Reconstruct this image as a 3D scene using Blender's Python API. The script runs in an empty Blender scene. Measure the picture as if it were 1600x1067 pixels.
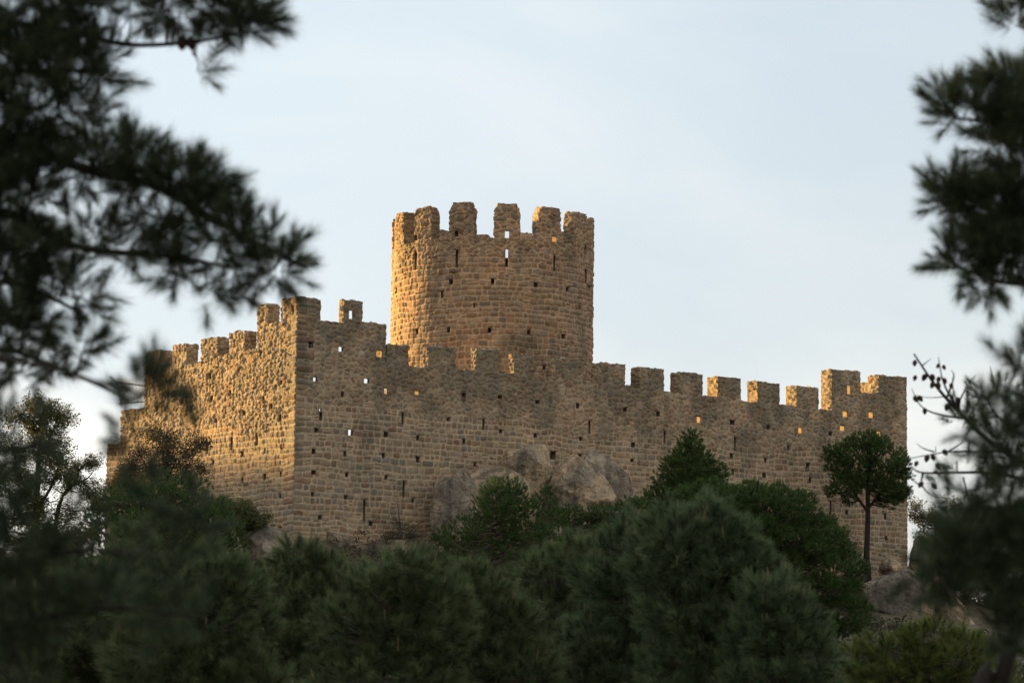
import bpy, math, random
import numpy as np
from mathutils import Matrix, Vector
R_ = math.radians
rng = np.random.default_rng(7)
random.seed(7)
scene = bpy.context.scene
COL = scene.collection
F = 4444.0                       # focal length in photo pixels (100 mm lens)
PITCH = math.atan((1090 - 533.5) / F)
CAMROT = Matrix.Rotation(math.pi / 2 + PITCH, 3, 'X') @ Matrix.Rotation(R_(0.7), 3, 'Z')

# ------------------------------------------------------------------ camera
cam = bpy.data.cameras.new('camera')
cam.lens = 100; cam.sensor_width = 36
cam.clip_end = 9000; cam.clip_start = 0.1
cam.dof.use_dof = True; cam.dof.focus_distance = 122; cam.dof.aperture_fstop = 5.0
cam.dof.aperture_blades = 9
co = bpy.data.objects.new('camera', cam); COL.objects.link(co)
co.matrix_world = CAMROT.to_4x4()
scene.camera = co

def ray(px, py):
    return np.array(CAMROT @ Vector(((px - 800) / F, (533.5 - py) / F, -1)))
def at(px, py, Y):
    d = ray(px, py); return d * (Y / d[1])
def nrm(v):
    v = np.asarray(v, float); return v / (np.linalg.norm(v) + 1e-12)

# ------------------------------------------------------------------ noise
def _h(*a):
    x = np.zeros(np.shape(a[0]), np.uint64)
    for k, v in zip((73856093, 19349663, 83492791, 2654435761), a):
        x = x ^ (np.asarray(v).astype(np.int64).astype(np.uint64) * np.uint64(k))
    x = (x ^ (x >> np.uint64(13))) * np.uint64(0x9E3779B97F4A7C15)
    x = x ^ (x >> np.uint64(29)); x = x * np.uint64(0xBF58476D1CE4E5B9); x = x ^ (x >> np.uint64(32))
    return (x & np.uint64(0xFFFFFF)).astype(float) / 16777215.0
def vn2(x, y, s=0):
    ix = np.floor(x); iy = np.floor(y); fx = x - ix; fy = y - iy
    fx = fx * fx * (3 - 2 * fx); fy = fy * fy * (3 - 2 * fy); S = np.full(np.shape(x), s)
    a = _h(ix, iy, S); b = _h(ix + 1, iy, S); c = _h(ix, iy + 1, S); d = _h(ix + 1, iy + 1, S)
    return (a * (1 - fx) + b * fx) * (1 - fy) + (c * (1 - fx) + d * fx) * fy
def vn3(x, y, z, s=0):
    iz = np.floor(z); fz = z - iz; fz = fz * fz * (3 - 2 * fz)
    S = np.full(np.shape(x), s)
    def lay(zz):
        ix = np.floor(x); iy = np.floor(y); fx = x - ix; fy = y - iy
        fx = fx * fx * (3 - 2 * fx); fy = fy * fy * (3 - 2 * fy)
        a = _h(ix, iy, zz, S); b = _h(ix + 1, iy, zz, S); c = _h(ix, iy + 1, zz, S); d = _h(ix + 1, iy + 1, zz, S)
        return (a * (1 - fx) + b * fx) * (1 - fy) + (c * (1 - fx) + d * fx) * fy
    return lay(iz) * (1 - fz) + lay(iz + 1) * fz
def fbm2(x, y, s=0, o=4):
    r = 0; a = .5
    for k in range(o): r = r + a * vn2(x * 2**k, y * 2**k, s + k); a *= .5
    return r
def fbm3(x, y, z, s=0, o=4):
    r = 0; a = .5
    for k in range(o): r = r + a * vn3(x * 2**k, y * 2**k, z * 2**k, s + k); a *= .5
    return r
def sst(a, b, x):
    t = np.clip((x - a) / (b - a), 0, 1); return t * t * (3 - 2 * t)

# ------------------------------------------------------------------ object helpers
def mesh(name, V, faces, mats, smooth=False, col=None, matidx=None):
    """faces: list of int arrays (n,k)"""
    me = bpy.data.meshes.new(name)
    V = np.ascontiguousarray(V, np.float32)
    faces = [np.asarray(f, np.int32) for f in faces if len(f)]
    nf = sum(len(f) for f in faces); nl = sum(f.size for f in faces)
    me.vertices.add(len(V)); me.vertices.foreach_set('co', V.ravel())
    me.loops.add(nl); me.polygons.add(nf)
    me.loops.foreach_set('vertex_index', np.concatenate([f.ravel() for f in faces]))
    cnt = np.concatenate([np.full(len(f), f.shape[1], np.int32) for f in faces])
    me.polygons.foreach_set('loop_start', np.concatenate([[0], np.cumsum(cnt)[:-1]]).astype(np.int32))
    if matidx is not None: me.polygons.foreach_set('material_index', np.asarray(matidx, np.int32))
    me.polygons.foreach_set('use_smooth', np.full(nf, bool(smooth)))
    for m in (mats if isinstance(mats, (list, tuple)) else [mats]): me.materials.append(m)
    me.update(calc_edges=True)
    if col is not None:
        at_ = me.color_attributes.new('Col', 'FLOAT_COLOR', 'POINT')
        c4 = np.ones((len(V), 4), np.float32); c4[:, :3] = col
        at_.data.foreach_set('color', c4.ravel())
    return me
ORG = {}
def thing(name, label, cat, loc, group=None):
    o = bpy.data.objects.new(name, None); COL.objects.link(o); o.location = loc
    o['label'] = label; o['category'] = cat
    if group: o['group'] = group
    ORG[o.name] = np.array(loc, float); return o
def root_org(o):
    while o.parent: o = o.parent
    return ORG.get(o.name, np.zeros(3))
def part(name, parent, V, faces, mats, label=None, **k):
    org = root_org(parent) if parent else np.zeros(3)
    me = mesh(name, np.asarray(V) - org, faces, mats, **k)
    o = bpy.data.objects.new(name, me); COL.objects.link(o)
    if parent: o.parent = parent
    if label: o['label'] = label
    return o
def single(name, label, cat, loc, V, faces, mats, group=None, **k):
    me = mesh(name, np.asarray(V) - np.array(loc), faces, mats, **k)
    o = bpy.data.objects.new(name, me); COL.objects.link(o); o.location = loc
    o['label'] = label; o['category'] = cat
    if group: o['group'] = group
    return o
class Geo:
    def __init__(s): s.v = []; s.q = []; s.t = []; s.n = 0
    def add(s, V, q=None, t=None):
        if q is not None and len(q): s.q.append(np.asarray(q) + s.n)
        if t is not None and len(t): s.t.append(np.asarray(t) + s.n)
        s.v.append(np.asarray(V, float)); s.n += len(V)
    def get(s):
        f = []
        if s.q: f.append(np.concatenate(s.q))
        if s.t: f.append(np.concatenate(s.t))
        return np.concatenate(s.v), f
def tube(g, pts, rad, sides=6):
    pts = np.asarray(pts, float); n = len(pts)
    rad = np.broadcast_to(rad, n) if np.ndim(rad) else np.full(n, rad)
    T = np.gradient(pts, axis=0); T /= np.linalg.norm(T, axis=1)[:, None] + 1e-9
    ref = np.array([0, 0, 1.]) if abs(T[:, 2]).mean() < .8 else np.array([1., 0, 0])
    A = np.cross(T, ref); A /= np.linalg.norm(A, axis=1)[:, None] + 1e-9; B = np.cross(T, A)
    ang = np.arange(sides) / sides * 2 * math.pi
    V = pts[:, None] + rad[:, None, None] * (A[:, None] * np.cos(ang)[None, :, None] + B[:, None] * np.sin(ang)[None, :, None])
    i, j = np.meshgrid(np.arange(n - 1), np.arange(sides), indexing='ij'); jn = (j + 1) % sides
    q = np.stack([i * sides + j, i * sides + jn, (i + 1) * sides + jn, (i + 1) * sides + j], -1).reshape(-1, 4)
    V = V.reshape(-1, 3)
    V = np.vstack([V, pts[-1:] + T[-1:] * rad[-1] * .6]); e = len(V) - 1
    t = np.array([[(n - 1) * sides + k, (n - 1) * sides + (k + 1) % sides, e] for k in range(sides)])
    g.add(V, q, t)
def curve_pts(a, b, sag, n=7, wob=0.0, seed=0):
    a = np.array(a, float); b = np.array(b, float); t = np.linspace(0, 1, n)[:, None]
    p = a + (b - a) * t + np.array(sag) * (4 * t * (1 - t))
    if wob:
        r = np.random.default_rng(seed); w = r.normal(0, wob, (n, 3)) * np.sin(t * math.pi); p = p + w
    return p
def smooth_path(P, n):
    P = np.asarray(P, float); m = len(P)
    if m < 3: 
        t = np.linspace(0, 1, n)[:, None]; return P[0] + (P[-1] - P[0]) * t
    Q = np.vstack([2 * P[0] - P[1], P, 2 * P[-1] - P[-2]]); out = []
    for s in np.linspace(0, m - 1 - 1e-6, n):
        i = int(s); t = s - i; p0, p1, p2, p3 = Q[i:i + 4]
        out.append(.5 * ((2 * p1) + (-p0 + p2) * t + (2 * p0 - 5 * p1 + 4 * p2 - p3) * t * t + (-p0 + 3 * p1 - 3 * p2 + p3) * t**3))
    return np.array(out)

# ------------------------------------------------------------------ materials
def new_mat(name, rough=.9):
    m = bpy.data.materials.new(name); m.use_nodes = True
    nt = m.node_tree; b = nt.nodes['Principled BSDF']; b.inputs['Roughness'].default_value = rough
    b.inputs['Specular IOR Level'].default_value = .25
    return m, nt, b
def N(nt, t, **k):
    n = nt.nodes.new(t)
    for a, v in k.items():
        if a.startswith('i_'): n.inputs[int(a[2:]) if a[2:].isdigit() else a[2:].replace('_', ' ')].default_value = v
        else: setattr(n, a, v)
    return n
def ramp(nt, fac, stops):
    r = nt.nodes.new('ShaderNodeValToRGB'); e = r.color_ramp.elements
    while len(e) < len(stops): e.new(.5)
    for k, (p, c) in enumerate(stops): e[k].position = p; e[k].color = (*c, 1)
    nt.links.new(fac, r.inputs[0]); return r
def noise(nt, co_, sc, det=5, rough=.6):
    n = N(nt, 'ShaderNodeTexNoise'); n.inputs['Scale'].default_value = sc; n.inputs['Detail'].default_value = det
    n.inputs['Roughness'].default_value = rough; nt.links.new(co_, n.inputs['Vector']); return n
def mixc(nt, blend, fac, a, b):
    m = N(nt, 'ShaderNodeMix', data_type='RGBA', blend_type=blend)
    for s, v in ((0, fac), (6, a), (7, b)):
        if hasattr(v, 'is_linked') or isinstance(v, bpy.types.NodeSocket): nt.links.new(v, m.inputs[s])
        else: m.inputs[s].default_value = v if s == 0 else (*v, 1)
    return m.outputs[2]

def masonry_mat(name, tint):
    m, nt, b = new_mat(name, .95); L = nt.links
    tc = N(nt, 'ShaderNodeTexCoord'); at_ = N(nt, 'ShaderNodeAttribute', attribute_name='Col')
    n1 = noise(nt, tc.outputs['Object'], 9, 6, .7); r1 = ramp(nt, n1.outputs[0], [(.3, (.72, .72, .74)), (.55, (1, 1, 1)), (.75, (1.22, 1.18, 1.1))])
    n2 = noise(nt, tc.outputs['Object'], .35, 4); r2 = ramp(nt, n2.outputs[0], [(.35, (.86, .9, .9)), (.65, (1.1, 1.05, 1.0))])
    c = mixc(nt, 'MULTIPLY', 1.0, at_.outputs['Color'], r1.outputs[0]); c = mixc(nt, 'MULTIPLY', .8, c, r2.outputs[0])
    c = mixc(nt, 'MULTIPLY', 1.0, c, tint); L.new(c, b.inputs['Base Color'])
    nb = noise(nt, tc.outputs['Object'], 14, 6, .75)
    bp = N(nt, 'ShaderNodeBump'); bp.inputs['Strength'].default_value = .8; bp.inputs['Distance'].default_value = .05
    L.new(nb.outputs[0], bp.inputs['Height']); L.new(bp.outputs[0], b.inputs['Normal'])
    return m
M_WALL = masonry_mat('curtain_masonry', (1, 1, 1))
M_TOWER = masonry_mat('tower_masonry', (1.0, .96, .93))

def rock_mat(name, a, b_, c_, stain=.5):
    m, nt, b = new_mat(name, .92); L = nt.links
    tc = N(nt, 'ShaderNodeTexCoord')
    n1 = noise(nt, tc.outputs['Object'], .55, 5, .6); r1 = ramp(nt, n1.outputs[0], [(.40, a), (.5, b_), (.59, c_)])
    mp = N(nt, 'ShaderNodeMapping'); mp.inputs['Scale'].default_value = (1.6, 1.6, .28); L.new(tc.outputs['Object'], mp.inputs[0])
    n2 = noise(nt, mp.outputs[0], 1.3, 6, .65); r2 = ramp(nt, n2.outputs[0], [(.42, (.34, .36, .37)), (.55, (1, 1, 1))])
    n3 = noise(nt, tc.outputs['Object'], 11, 6, .75); r3 = ramp(nt, n3.outputs[0], [(.32, (.5, .5, .5)), (.6, (1.15, 1.15, 1.12))])
    c = mixc(nt, 'MULTIPLY', stain, r1.outputs[0], r2.outputs[0]); c = mixc(nt, 'MULTIPLY', 1.0, c, r3.outputs[0])
    nc = noise(nt, tc.outputs['Object'], .9, 3, .5)
    vm = N(nt, 'ShaderNodeVectorMath', operation='ADD'); L.new(tc.outputs['Object'], vm.inputs[0]); L.new(nc.outputs['Color'], vm.inputs[1])
    v = N(nt, 'ShaderNodeTexVoronoi', feature='DISTANCE_TO_EDGE'); v.inputs['Scale'].default_value = .55; L.new(vm.outputs[0], v.inputs['Vector'])
    rv = ramp(nt, v.outputs['Distance'], [(.0, (.25, .24, .22)), (.03, (1, 1, 1))]); c = mixc(nt, 'MULTIPLY', .0, c, rv.outputs[0])
    L.new(c, b.inputs['Base Color'])
    nb = noise(nt, tc.outputs['Object'], 3.2, 9, .7)
    ad = N(nt, 'ShaderNodeMath', operation='MULTIPLY_ADD'); ad.inputs[1].default_value = .0; L.new(rv.outputs[0], ad.inputs[0]); L.new(nb.outputs[0], ad.inputs[2])
    bp = N(nt, 'ShaderNodeBump'); bp.inputs['Strength'].default_value = 1.0; bp.inputs['Distance'].default_value = .35
    L.new(ad.outputs[0], bp.inputs['Height']); L.new(bp.outputs[0], b.inputs['Normal'])
    return m
M_RTAN = rock_mat('tan_granite', (.28, .25, .20), (.47, .37, .255), (.56, .45, .32), .8)
M_RGREY = rock_mat('grey_granite', (.23, .205, .175), (.34, .295, .235), (.45, .385, .30), .7)

M_RDARK = rock_mat('mottled_granite', (.13, .12, .11), (.20, .18, .155), (.30, .265, .22), .7)
def leaf_mat(name, dark, light, transl=.45, rough=.6):
    m = bpy.data.materials.new(name); m.use_nodes = True; nt = m.node_tree; L = nt.links; nt.nodes.clear()
    out = N(nt, 'ShaderNodeOutputMaterial'); at_ = N(nt, 'ShaderNodeAttribute', attribute_name='Col')
    sp = N(nt, 'ShaderNodeSeparateColor'); L.new(at_.outputs['Color'], sp.inputs[0])
    tc = N(nt, 'ShaderNodeTexCoord'); n = noise(nt, tc.outputs['Object'], 1.1, 3)
    ml = N(nt, 'ShaderNodeMix', data_type='FLOAT'); ml.inputs[0].default_value = .3; L.new(sp.outputs[0], ml.inputs[2]); L.new(n.outputs[0], ml.inputs[3])
    r = ramp(nt, ml.outputs[0], [(.2, dark), (.8, light)])
    d = N(nt, 'ShaderNodeBsdfPrincipled'); d.inputs['Roughness'].default_value = rough; d.inputs['Specular IOR Level'].default_value = .2
    L.new(r.outputs[0], d.inputs['Base Color'])
    t = N(nt, 'ShaderNodeBsdfTranslucent'); L.new(r.outputs[0], t.inputs['Color'])
    mx = N(nt, 'ShaderNodeMixShader'); mx.inputs[0].default_value = transl
    L.new(d.outputs[0], mx.inputs[1]); L.new(t.outputs[0], mx.inputs[2]); L.new(mx.outputs[0], out.inputs[0]); return m
M_PINE_MID = leaf_mat('pine_needles', (.045, .066, .03), (.13, .17, .08))
M_PINE_BLUE = leaf_mat('bluish_pine_needles', (.042, .068, .034), (.125, .175, .088))
M_PINE_YEL = leaf_mat('yellowish_pine_needles', (.05, .07, .018), (.15, .18, .05))
M_PINE_FAR = leaf_mat('stone_pine_needles', (.035, .07, .022), (.11, .175, .055))
M_PINE_NEAR = leaf_mat('near_pine_needles', (.03, .045, .025), (.08, .11, .06), .3)
M_OAK = leaf_mat('oak_leaves', (.04, .045, .015), (.11, .11, .04), .5)
M_OAK_SUNLIT = leaf_mat('sunlit_oak_leaves', (.08, .07, .018), (.2, .15, .04), .5)  # oak leaves with the low orange sunlight put into their colour
M_BUSH = leaf_mat('shrub_leaves', (.04, .055, .02), (.11, .13, .05), .4)
M_BUSH_DK = leaf_mat('dark_shrub_leaves', (.03, .034, .02), (.08, .08, .05), .3)
M_GRASS = leaf_mat('dry_grass', (.05, .05, .025), (.12, .11, .06), .3)
def bark_mat(name, a, b_):
    m, nt, b = new_mat(name, .95); L = nt.links; tc = N(nt, 'ShaderNodeTexCoord')
    mp = N(nt, 'ShaderNodeMapping'); mp.inputs['Scale'].default_value = (1, 1, .25); L.new(tc.outputs['Object'], mp.inputs[0])
    n = noise(nt, mp.outputs[0], 18, 5); r = ramp(nt, n.outputs[0], [(.35, a), (.65, b_)]); L.new(r.outputs[0], b.inputs['Base Color'])
    bp = N(nt, 'ShaderNodeBump'); bp.inputs['Distance'].default_value = .04; L.new(n.outputs[0], bp.inputs['Height']); L.new(bp.outputs[0], b.inputs['Normal']); return m
M_BARK = bark_mat('pine_bark', (.05, .042, .036), (.14, .115, .1))
M_BARK_DK = bark_mat('dark_pine_bark', (.01, .009, .008), (.032, .029, .026))
M_TWIG = bark_mat('grey_dead_twig', (.12, .11, .1), (.26, .24, .22))
M_SHOOT = bark_mat('pale_pine_shoot', (.12, .085, .055), (.19, .145, .10))
M_CONE = bark_mat('pine_cone_scales', (.018, .013, .011), (.055, .04, .032))
M_METAL, _nt, _b = new_mat('galvanised_metal', .45); _b.inputs['Base Color'].default_value = (.2, .2, .21, 1); _b.inputs['Metallic'].default_value = .7

def ground_mat():
    m, nt, b = new_mat('hill_soil', .95); L = nt.links; tc = N(nt, 'ShaderNodeTexCoord')
    n = noise(nt, tc.outputs['Object'], .6, 8, .65)
    r = ramp(nt, n.outputs[0], [(.3, (.035, .035, .02)), (.5, (.075, .065, .04)), (.7, (.13, .11, .075))]); L.new(r.outputs[0], b.inputs['Base Color'])
    bp = N(nt, 'ShaderNodeBump'); bp.inputs['Distance'].default_value = .3; L.new(n.outputs[0], bp.inputs['Height']); L.new(bp.outputs[0], b.inputs['Normal']); return m

# ------------------------------------------------------------------ terrain
CX0 = at(461, 700, 125.0)[:2]
def ground(x, y):
    x = np.asarray(x, float); y = np.asarray(y, float)
    c37, s37 = math.cos(R_(37)), math.sin(R_(37))
    u = (x - CX0[0]) * c37 + (y - CX0[1]) * s37; v = -(x - CX0[0]) * s37 + (y - CX0[1]) * c37      # along / behind the long wall
    du = np.maximum(np.maximum(-u, u - 38), 0); dv = np.maximum(np.maximum(-v, v - 17), 0); ds = np.hypot(du, dv)
    h = 6.9 - .5 * sst(0, 38, u) - 3.6 * (1 - np.exp(-ds / 7)) - 8.8 * sst(3, 75, ds)
    d = np.hypot(x, y)
    h = h + 4.2 * np.exp(-(d / 9)**2)
    far = sst(150, 500, d)
    h = h + (fbm2(x * .12 + 50, y * .12 + 50, 3) - .47) * 1.0 * (1 - np.exp(-(d / 15)**2)) + far * (fbm2(x * .004 + 9, y * .004 + 9, 5) - .5) * 18
    # unseen wooded ridge added off to the left, shades wall foot and near pines
    a_ = -.819 * x + .574 * y; b_ = .574 * x + .819 * y
    ridge = np.exp(-((a_ - 255) / 62)**2) * sst(-190, -90, b_) * (1 - sst(150, 205, b_))
    return h + (27.9 + 2.4 * (fbm2(b_ * .03, a_ * .01, 8) - .47)) * ridge
def gz(x, y): return float(ground(np.array([x]), np.array([y]))[0])
s = np.linspace(-1, 1, 361); gx = np.sinh(s * 5.2) / math.sinh(5.2) * 3500
X, Y = np.meshgrid(gx, gx + 90, indexing='xy')
Zg = ground(X, Y); nn = len(gx)
i, j = np.meshgrid(np.arange(nn - 1), np.arange(nn - 1), indexing='xy')
q = np.stack([j * nn + i, j * nn + i + 1, (j + 1) * nn + i + 1, (j + 1) * nn + i], -1).reshape(-1, 4)
me = mesh('ground', np.stack([X, Y, Zg], -1).reshape(-1, 3), [q], ground_mat(), smooth=True)
go = bpy.data.objects.new('ground', me); COL.objects.link(go); go['kind'] = 'structure'

# ------------------------------------------------------------------ masonry
PAL = np.array([(.37, .275, .175), (.39, .30, .20), (.35, .27, .18), (.36, .255, .165), (.35, .285, .20), (.37, .30, .215),
                (.31, .25, .175), (.41, .32, .225), (.33, .225, .15), (.30, .25, .19)])
PAL = (PAL + (PAL - PAL.mean(0)) * .25) * np.array((.715, .745, .79))
def masonry(u, z, seed, rub, roww=(.20, .33), colw=(.27, .48), cell=(.30, .225), quoin=False):
    """stone pattern at (u,z): distance from the joint, three random numbers per stone"""
    wu = u + .10 * (vn2(u * 1.7, z * 1.7, seed + 1) - .5) + .05 * (vn2(u * 5, z * 5, seed + 2) - .5)
    wz = z + .16 * (vn2(u * .9, z * .9, seed + 3) - .5) + .06 * (vn2(u * 4, z * 4, seed + 4) - .5)
    rr = np.random.default_rng(seed)
    zb = -10 + np.cumsum(rr.uniform(*roww, 200)); jn = np.clip(np.searchsorted(zb, wz) - 1, 0, 198)
    w = rr.uniform(*colw, 200)[jn]; off = rr.uniform(0, 1, 200)[jn]
    c = wu / w + off; k = np.floor(c)
    S = np.full(u.shape, seed)
    jit = lambda kk: .55 * (_h(kk, jn, S) - .5)
    e0 = k + jit(k); e1 = k + 1 + jit(k + 1)
    k = np.where(c < e0, k - 1, np.where(c >= e1, k + 1, k)); e0 = k + jit(k); e1 = k + 1 + jit(k + 1)
    dx = np.minimum(c - e0, e1 - c) * w
    # some tall stones are split into two thin ones
    z0 = zb[jn]; z1 = zb[jn + 1]; split = _h(k, jn, S + 5) > .86; mid = z0 + (z1 - z0) * (.35 + .3 * _h(k, jn, S + 6))
    up = wz > mid; lo_ = np.where(split & up, mid, z0); hi_ = np.where(split & ~up, mid, z1)
    dy = np.minimum(wz - lo_, hi_ - wz); kid = k * 2 + (split & up)
    if quoin:                                                     # larger dressed blocks at the corner
        qw = .42 + .40 * ((jn + (seed > 150)) % 2) + .12 * _h(jn, jn, S + 61)
        inq = u < qw; dx = np.where(inq, np.minimum(qw - u, .3), np.minimum(dx, np.maximum(u - qw, 0))); dy = np.where(inq, np.minimum(wz - z0, z1 - wz), dy)
        kid = np.where(inq, 9999, kid); rub = rub & ~inq
    r = .085
    qx = np.maximum(r - dx, 0); qy = np.maximum(r - dy, 0); d1 = np.maximum(r - np.hypot(qx, qy), 0)
    ra = [_h(kid, jn, S + 7), _h(kid, jn, S + 8), _h(kid, jn, S + 9)]
    # rubble
    su = u + .22 * (vn2(u * 2.6, z * 2.6, seed + 11) - .5); sz = z + .2 * (vn2(u * 2.6, z * 2.6, seed + 12) - .5)
    a = su / cell[0]; b = sz / cell[1]; ia = np.floor(a); ib = np.floor(b)
    F1 = np.full(u.shape, 9.); F2 = np.full(u.shape, 9.); ka = np.zeros(u.shape); kb = np.zeros(u.shape)
    for da in (-1, 0, 1):
        for db in (-1, 0, 1):
            pa = ia + da; pb = ib + db
            ox = pa + .5 + .85 * (_h(pa, pb, S + 20) - .5); oy = pb + .5 + .85 * (_h(pa, pb, S + 21) - .5)
            dd = np.hypot((a - ox) * 1.0, (b - oy) * 1.0) * (.8 + .45 * _h(pa, pb, S + 22))
            n1 = dd < F1; F2 = np.where(n1, F1, np.minimum(F2, dd)); F1 = np.where(n1, dd, F1)
            ka = np.where(n1, pa, ka); kb = np.where(n1, pb, kb)
    d2 = np.clip((F2 - F1) * .5 * .31, 0, .085)
    rb = [_h(ka, kb, S + 27), _h(ka, kb, S + 28), _h(ka, kb, S + 29)]
    d = np.where(rub, d2, d1)
    return d, [np.where(rub, y_, x_) for x_, y_ in zip(ra, rb)]
def stone_color(d, r, u, z, seed, mortar, weather, rub=None):
    k_ = 1.32 if rub is None else np.where(rub, .95, 1.17)[..., None]
    base = PAL[np.clip((r[0] * len(PAL)).astype(int), 0, len(PAL) - 1)]
    base = base * (.76 + .46 * r[1])[..., None]
    base = base * (.82 + .36 * fbm2(u * 3, z * 3, seed + 40)[..., None] * 1.0)
    mo = np.array(mortar) * k_ * (.85 + .3 * vn2(u * 3, z * 3, seed + 41))[..., None]
    thick = .016 + .022 * vn2(u * 1.3, z * 1.3, seed + 42)
    f = sst(thick * .6, thick * 1.5, d)[..., None]
    c = mo * (1 - f) + base * f
    st = sst(.47, .66, fbm2(u * .8, z * .42, seed + 43, 5) + weather)[..., None]       # lichen and rain stains
    c = c * (1 - .33 * st * np.array([1, .9, .85]))
    pz = (fbm2(u * .16 + 5, z * .22, seed + 45, 4) - .47)[..., None] * 2
    c = c * (1 + pz * np.array([.26, .18, .13]))
    return c

def streaks(C, holes, seed):
    r_ = np.random.default_rng(seed)
    for (i0, i1, j0, j1, th, bk) in holes:
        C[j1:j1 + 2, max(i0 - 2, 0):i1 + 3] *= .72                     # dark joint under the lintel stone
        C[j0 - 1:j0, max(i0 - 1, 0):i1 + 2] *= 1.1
        if r_.random() > .5: continue
        n_ = int(r_.integers(8, 26)); lo_ = max(j0 - n_, 0); k = np.linspace(1, .76, j0 - lo_)[:, None, None]
        a_ = i0 + int(r_.integers(-1, 2)); C[lo_:j0, max(a_, 0):a_ + max(2, i1 - i0 - 1)] *= k

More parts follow.
